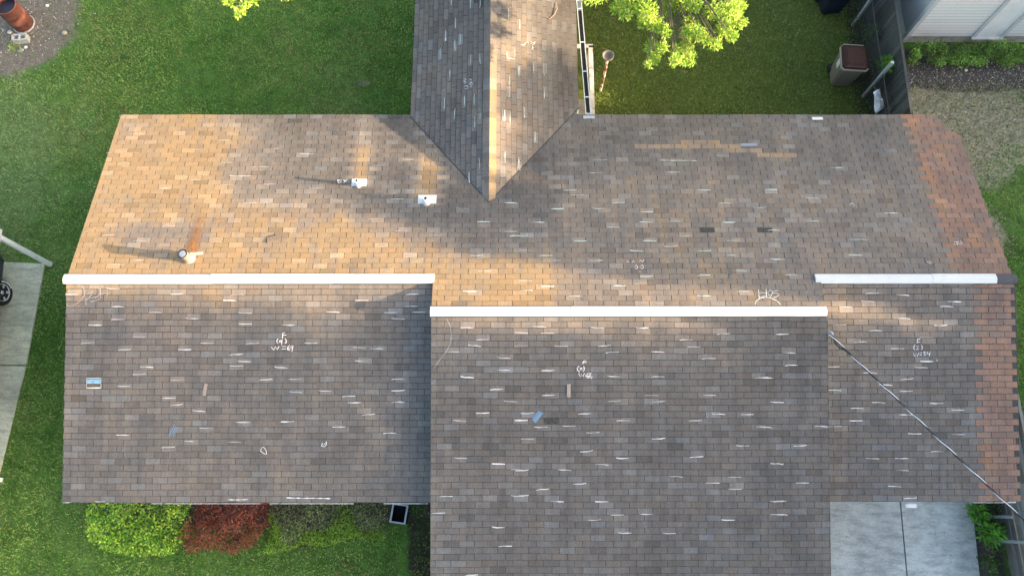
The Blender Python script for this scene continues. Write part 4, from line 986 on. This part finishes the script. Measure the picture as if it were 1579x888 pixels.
def chain_fence(name, a, c, h, posts, label, rusty=False, wide=0.05, mesh=.07, lean=0.0):
    a, c = Vector(a), Vector(c); d = (c-a); L = d.length; d.normalize(); s = Vector((-d.y, d.x, 0)); t = empty(name, a, label, 'fence')
    b = MB(); k = int((L+h)/mesh)
    for i in range(k):
        x = i*mesh
        for sg in (1, -1):
            # diagonal wires clipped to the panel
            x0, z0, x1, z1 = (x, 0, x-h, h) if sg > 0 else (x-h, 0, x, h)
            if min(x0, x1) < 0 or max(x0, x1) > L:
                lo, hi = (0., 1.)
                for lim in (0., L):
                    pass
                if x1 != x0:
                    ta, tb_ = sorted(((0-x0)/(x1-x0), (L-x0)/(x1-x0))); lo, hi = max(0, ta), min(1, tb_)
                if hi-lo < .05: continue
                x0, x1, z0, z1 = x0+(x1-x0)*lo, x0+(x1-x0)*hi, h*lo, h*hi
            b.tube([a + d*x0 + s*.004*sg + Vector((0, 0, z0+.03)), a + d*x1 + s*.004*sg + Vector((0, 0, z1+.03))], .0038, 3, cap=False)
    b.build('wire_mesh', M['dark_rail'], t)
    b = MB(); b.tube([a + Vector((0, 0, h+.05)), c + Vector((0, 0, h+.05))], .02 if rusty else .012, 8); b.build('top_rail', M['rail_brown'] if rusty else M['dark_rail'], t)
    for k_, hh in posts:
        p = a + d*k_; b = MB(); b.box((p.x-wide/2, p.y-wide/2, 0), (p.x+wide/2, p.y+wide/2, hh), bevel=.006); b.build('post', M['fence_metal'], t)
    return t
chain_fence('chain_link_fence', (9.60, 8.7, 0), (9.55, 16.5, 0), 1.15, [(2.17, 1.72), (4.41, 1.72), (6.7, 1.72)], 'dark chain link fence with slim grey posts along the back lawn beside the bins', False, .075)
chain_fence('chain_link_fence', (11.0, 3.4, 0), (11.32, -5.5, 0), .95, [(3.52, 1.0), (4.05, 1.25), (6.6, 1.0)], 'chain link fence with a rusty top rail along the driveway edge', True, .07)
# cloth hung on the fence
b = MB(); pts = []; 
p0 = [atz(1347, 142, .95), atz(1357, 137, .95), atz(1364, 166, .75), atz(1350, 176, .72)]
for i in range(7):
    for j in range(5):
        u, v = i/6, j/4; p = (p0[0].lerp(p0[3], u)).lerp(p0[1].lerp(p0[2], u), v); pts.append((p.x, p.y, p.z + .03*math.sin(u*7+v*3) - .08*(v-.5)**2))
b.add(pts, [(i*5+j, i*5+j+1, i*5+j+6, i*5+j+5) for i in range(6) for j in range(4)] , smooth=True)
ob = b.build('cloth_rag', M['cloth']); tag(ob, 'crumpled white cloth hanging on the chain link fence', 'cloth')
md = ob.modifiers.new('s', 'SOLIDIFY'); md.thickness = .012
# plants along that fence
def plant(name, c, r, h, n, L, W, cols, label, cat='plant'):
    t = empty(name, (c[0], c[1], 0), label, cat); b = MB(); sb = MB()
    for k in range(max(3, n//25)):
        a = rng.random()*6.28; q = (c[0]+math.cos(a)*r*.6*rng.random(), c[1]+math.sin(a)*r*.6*rng.random(), h*rng.uniform(.6, .95)); limb(sb, (c[0], c[1], 0), q, .01, .004, .05, 4)
    leaf_cluster(b, (c[0], c[1], h*.75), r, n, L, W, cols, min(1.2, h*.5/r), .7, .2)
    b.build('foliage', M['leaf'], t); sb.build('stem', M['bark'], t)
LG = [(.10, .30, .03), (.16, .36, .04), (.07, .22, .025)]
v1, v2 = atz(1347, 50, .75), atz(1370, 97, 1.15)
plant('vine', v1, .22, .95, 150, .07, .6, DG+[(.09, .2, .03)], 'small dark green vine climbing the chain link fence above the bin')
plant('fern', v2, .20, 1.35, 240, .15, .25, LG+[(.26, .34, .04)], 'bright green ferny plant poking through the fence right of the bin')
plant('vine', atz(1320, 32, .2), .20, .4, 70, .06, .6, DG, 'sparse low vine at the foot of the fence near the dark bin')
plant('weed_clump', atz(1340, 168, .2), .22, .35, 90, .08, .5, DG, 'dark weed clump below the white cloth', 'weed')
# plants by the lower right fence
for px, py, z, r, h, n, lab in ((1510, 790, .5, .17, .6, 130, 'bright green fern nearest the front eave at the driveway edge'), (1527, 822, .5, .22, .7, 200, 'larger bright green fern in the middle of the strip beside the driveway')):
    plant('fern', atz(px, py, z), r, h, n, .17, .26, LG, lab)
for px, py, r, lab in ((1530, 785, .22, 'dark leafy plant behind the upper fern by the fence'), (1540, 815, .2, 'dark leafy plant between fern and rusty rail'), (1522, 868, .2, 'low dark plant lowest in the strip beside the driveway')):
    plant('weed_clump', atz(px, py, .3), r, .42, 130, .08, .4, DG, lab, 'weed')

# neighbour's house: pale lap siding, white corner, white door
nb = empty('neighbour_house', (13.5, 16, 0), 'pale grey lap sided neighbour house with a white corner at the top right', 'house')
NX, NY, NH = 10.88, 12.59, 3.1; cou = .125
b = MB(); z = .30
while z < NH:
    for (x0, x1) in ((NX+.09, 12.66), (13.56, 24)):
        b.add([(x0, NY-.024, z), (x1, NY-.024, z), (x1, NY-.003, z+cou), (x0, NY-.003, z+cou)], [(0, 1, 2, 3)], tuple(q_*rng.uniform(.94, 1.03) for q_ in (.80, .79, .765)))
        b.add([(x0, NY-.027, z-.002), (x1, NY-.027, z-.002), (x1, NY-.0255, z+.014), (x0, NY-.0255, z+.014)], [(0, 1, 2, 3)], (.52, .52, .51))
        b.add([(x0, NY, z), (x1, NY, z), (x1, NY-.024, z), (x0, NY-.024, z)], [(0, 1, 2, 3)], (.20, .20, .20))
    b.add([(NX-.022, 26, z), (NX-.022, NY+.09, z), (NX-.003, NY+.09, z+cou), (NX-.003, 26, z+cou)], [(0, 1, 2, 3)], (.36, .37, .38))
    b.add([(NX, 26, z), (NX, NY+.09, z), (NX-.022, NY+.09, z), (NX-.022, 26, z)], [(0, 1, 2, 3)], (.25, .25, .25))
    z += cou
b.build('wall', M['siding'], nb)
b = MB(); b.box((NX+.005, NY+.03, 0), (24, 26, NH)); b.build('wall_core', M['siding'], nb)
b = MB(); b.box((NX-.03, NY-.035, .12), (NX+.085, NY+.085, NH)); b.build('corner_trim', M['white_metal'], nb)
b = MB(); b.box((NX-.015, NY-.012, 0), (24, NY+.02, .298)); b.build('foundation', simple('parged_foundation', (.46, .45, .40), .9, .1, 0, .15, 5., .2, ((.10, .09, .08), 3.5, .52, .9)), nb)
b = MB(); b.box((12.66, NY-.05, .30), (12.76, NY+.03, 2.5)); b.box((13.46, NY-.05, .30), (13.56, NY+.03, 2.5)); b.box((12.76, NY-.05, 2.4), (13.46, NY+.03, 2.5)); b.box((12.66, NY-.12, .26), (13.56, NY+.03, .298)); dfo = b.build('door', M['white_metal'], nb)
b = MB(); b.box((12.762, NY-.012, .302), (13.458, NY+.028, 2.398)); b.build('panel', M['white_paint'], dfo)
b = MB()
for x0, x1 in ((NX-.35, 24.3),):
    b.loft([[(x0, NY-.2, NH), (x1, NY-.2, NH), (x1, NY-.2, NH+.14), (x0, NY-.2, NH+.14)], [(x0, 19.3, NH+2.2), (x1, 19.3, NH+2.2), (x1, 19.3, NH+2.34), (x0, 19.3, NH+2.34)], [(x0, 26.4, NH), (x1, 26.4, NH), (x1, 26.4, NH+.14), (x0, 26.4, NH+.14)]])
b.build('roof', M['felt'], nb)
NSC = [(.15, .30, .045), (.21, .38, .055), (.10, .22, .04), (.24, .35, .09), (.17, .24, .07)]
xs_ = [11.05, 11.5, 11.95, 12.5, 12.95, 13.45, 13.95]
wlab = ['first shrub from the white corner in the row under the neighbour wall', 'second shrub from the white corner under the neighbour wall', 'third shrub from the white corner under the neighbour wall', 'shrub left of the white door under the neighbour wall', 'shrub below the white door of the neighbour house', 'shrub just right of the white door of the neighbour house', 'shrub cut by the right edge under the neighbour wall']
for x, lab in zip(xs_, wlab):
    t = empty('small_shrub', (x, 11.95, 0), lab, 'shrub', 'shrubs under the neighbour wall'); b = MB(); sb = MB()
    for k in range(11):
        q = Vector((x+rng.uniform(-.28, .28), 11.95+rng.uniform(-.26, .24), rng.uniform(.25, .6))); limb(sb, (x, 11.95, 0), q, .009, .004, .03, 3)
        kc = rng.uniform(.5, 1.6); leaf_cluster(b, q, rng.uniform(.11, .18), 85, .065, .5, [tuple(u_*kc for u_ in c_) for c_ in NSC], .8, .7, .2)
    b.build('foliage', M['leaf'], t); sb.build('stem', M['bark'], t)

# ---------------------------------------------------------------- grass blades over the ground
def grass():
    N = 560000
    x = rng.uniform(-16.5, 16.0, N); y = rng.uniform(-2.6, 17.0, N)
    keep = ~((x > XL+.35) & (x < XR-.35) & (y > .75) & (y < 8.4))
    keep &= ~((x > MXL+.3) & (x < 10.95) & (y < 3.1)); keep &= ~((x < -11.93 - np.maximum(0, (3.4-y))*.085) & (y < 6.2))
    keep &= ~((x > GXW+.3) & (x < GXE+.5) & (y > 8)); keep &= ~((x > 10.85) & (y > 12.5))
    def vn(x, y, s):
        g_ = rng.normal(size=(220, 220)); u, v = (x+20)*s, (y+6)*s; i, j = u.astype(int) % 219, v.astype(int) % 219
        a, b = u-np.floor(u), v-np.floor(v); a, b = a*a*(3-2*a), b*b*(3-2*b)
        return (g_[i, j]*(1-a)+g_[i+1, j]*a)*(1-b) + (g_[i, j+1]*(1-a)+g_[i+1, j+1]*a)*b
    f = .8*vn(x, y, .7) + .7*vn(x, y, 1.9) + .6*vn(x, y, 5.)
    dirt = ((x+14.2)/2.0)**2 + ((y-13.2)/1.7)**2 + .25*f
    keep &= ~(rng.random(N) > np.clip((dirt-.72)/.55, .05, 1))
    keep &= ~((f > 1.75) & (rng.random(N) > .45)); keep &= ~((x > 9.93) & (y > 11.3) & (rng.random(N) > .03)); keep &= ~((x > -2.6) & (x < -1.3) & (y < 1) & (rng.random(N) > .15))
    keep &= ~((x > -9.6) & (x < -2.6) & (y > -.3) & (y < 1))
    dry = (x > 9.95) & (y < 11.4) & (y > 8.9 + .6*np.sin(x*2)) ; dry |= (x > 9.95) & (((x-12.3)/.8)**2 + ((y-6.9)/.9)**2 < 1)
    keep &= ~((x > 9.95) & (y > 5) & (rng.random(N) > .75))
    x, y, f, dry = x[keep], y[keep], f[keep], dry[keep]; n = len(x)
    L = rng.uniform(.035, .095, n); az = rng.uniform(0, 2*np.pi, n); el = rng.uniform(.25, 1.1, n); wd = rng.uniform(.006, .014, n)
    dx, dy, dz = np.cos(az)*np.cos(el), np.sin(az)*np.cos(el), np.sin(el)
    px_, py_ = -np.sin(az), np.cos(az)
    v = np.empty((n, 3, 3), np.float32)
    v[:, 0] = np.stack([x+px_*wd, y+py_*wd, np.zeros(n)], 1); v[:, 1] = np.stack([x-px_*wd, y-py_*wd, np.zeros(n)], 1)
    v[:, 2] = np.stack([x+dx*L, y+dy*L, dz*L+.004], 1)
    k = rng.uniform(.45, 1.75, n); tone = np.clip(.5+.34*f+.2*rng.normal(size=n), 0, 1)[:, None]
    c = np.array([[.082, .182, .030]])*(1-tone) + np.array([[.24, .315, .075]])*tone
    oliv = np.clip(1.3-np.hypot((x-5.6)/4.8, (y-11.6)/4.4), 0, 1)*1.6; oliv = np.clip(oliv, 0, .8)[:, None]
    f2 = np.clip(.55*vn(x, y, .45) + .45*vn(x, y, 1.3) + .3*vn(x, y, 3.7), 0, 1)[:, None]*.75
    c = c*(1-f2) + np.array([[.235, .245, .075]])*f2
    c = c*(1-oliv) + np.array([[.100, .130, .026]])*oliv
    lite = np.clip(1.2-np.hypot((x+13.9)/2.2, (y-8.2)/4.2) + .35*f, 0, 1)[:, None]*(.25+.45*rng.random(n))[:, None]
    c = c*(1-lite) + np.array([[.24, .31, .15]])*lite
    c = np.where((rng.random(n) < .05 + .16*(f < -1.1))[:, None], np.array([[.20, .20, .09]]), c)
    dm = dry & (rng.random(n) < .72); c = np.where(dm[:, None], np.array([[.30, .26, .16]]), c)
    c = (c*k[:, None]).astype(np.float32)
    me = bpy.data.meshes.new('grass'); me.vertices.add(3*n); me.vertices.foreach_set('co', v.ravel())
    me.loops.add(3*n); me.loops.foreach_set('vertex_index', np.arange(3*n, dtype=np.int32))
    me.polygons.add(n); me.polygons.foreach_set('loop_start', np.arange(0, 3*n, 3, dtype=np.int32)); me.polygons.foreach_set('loop_total', np.full(n, 3, np.int32))
    me.update(calc_edges=True)
    a = me.color_attributes.new('col', 'FLOAT_COLOR', 'POINT')
    a.data.foreach_set('color', np.repeat(np.concatenate([c, np.ones((n, 1), np.float32)], 1), 3, axis=0).astype(np.float32).ravel())
    me.materials.append(M['grass']); o = bpy.data.objects.new('grass', me); sc.collection.objects.link(o); o['kind'] = 'stuff'
    o['label'] = 'short green lawn grass around the house'; o['category'] = 'grass'
grass()

# small stones over the bare dirt, the mulch and the dry lawn: nobody could count them
def gravel():
    N = 5200; b = MB()
    for _ in range(N):
        q = rng.random()
        if q < .5: x, y = -14.2+rng.normal()*1.0, 13.1+rng.normal()*.85
        elif q < .85: x, y = rng.uniform(10.3, 14.6), 11.55+rng.normal()*.22
        else: x, y = rng.uniform(10.3, 14.6), 11.0+rng.normal()*.5
        if (x+13.72)**2+(y-13.15)**2 < .1: continue
        s = .008+.02*rng.random()**3; v = rng.random(); c = (.16+.5*v**2.5, .14+.47*v**2.5, .12+.42*v**2.5)
        a = rng.random()*6.28; p = [(x+math.cos(a+k*1.571)*s*rng.uniform(.7, 1.2), y+math.sin(a+k*1.571)*s*rng.uniform(.7, 1.2), .002) for k in range(4)] + [(x, y, s*.9)]
        b.add(p, [(0, 1, 4), (1, 2, 4), (2, 3, 4), (3, 0, 4)], c)
    o = b.build('gravel', M['rock'], None, 'stuff'); o['label'] = 'small scattered stones and mulch crumbs'; o['category'] = 'gravel'
gravel()
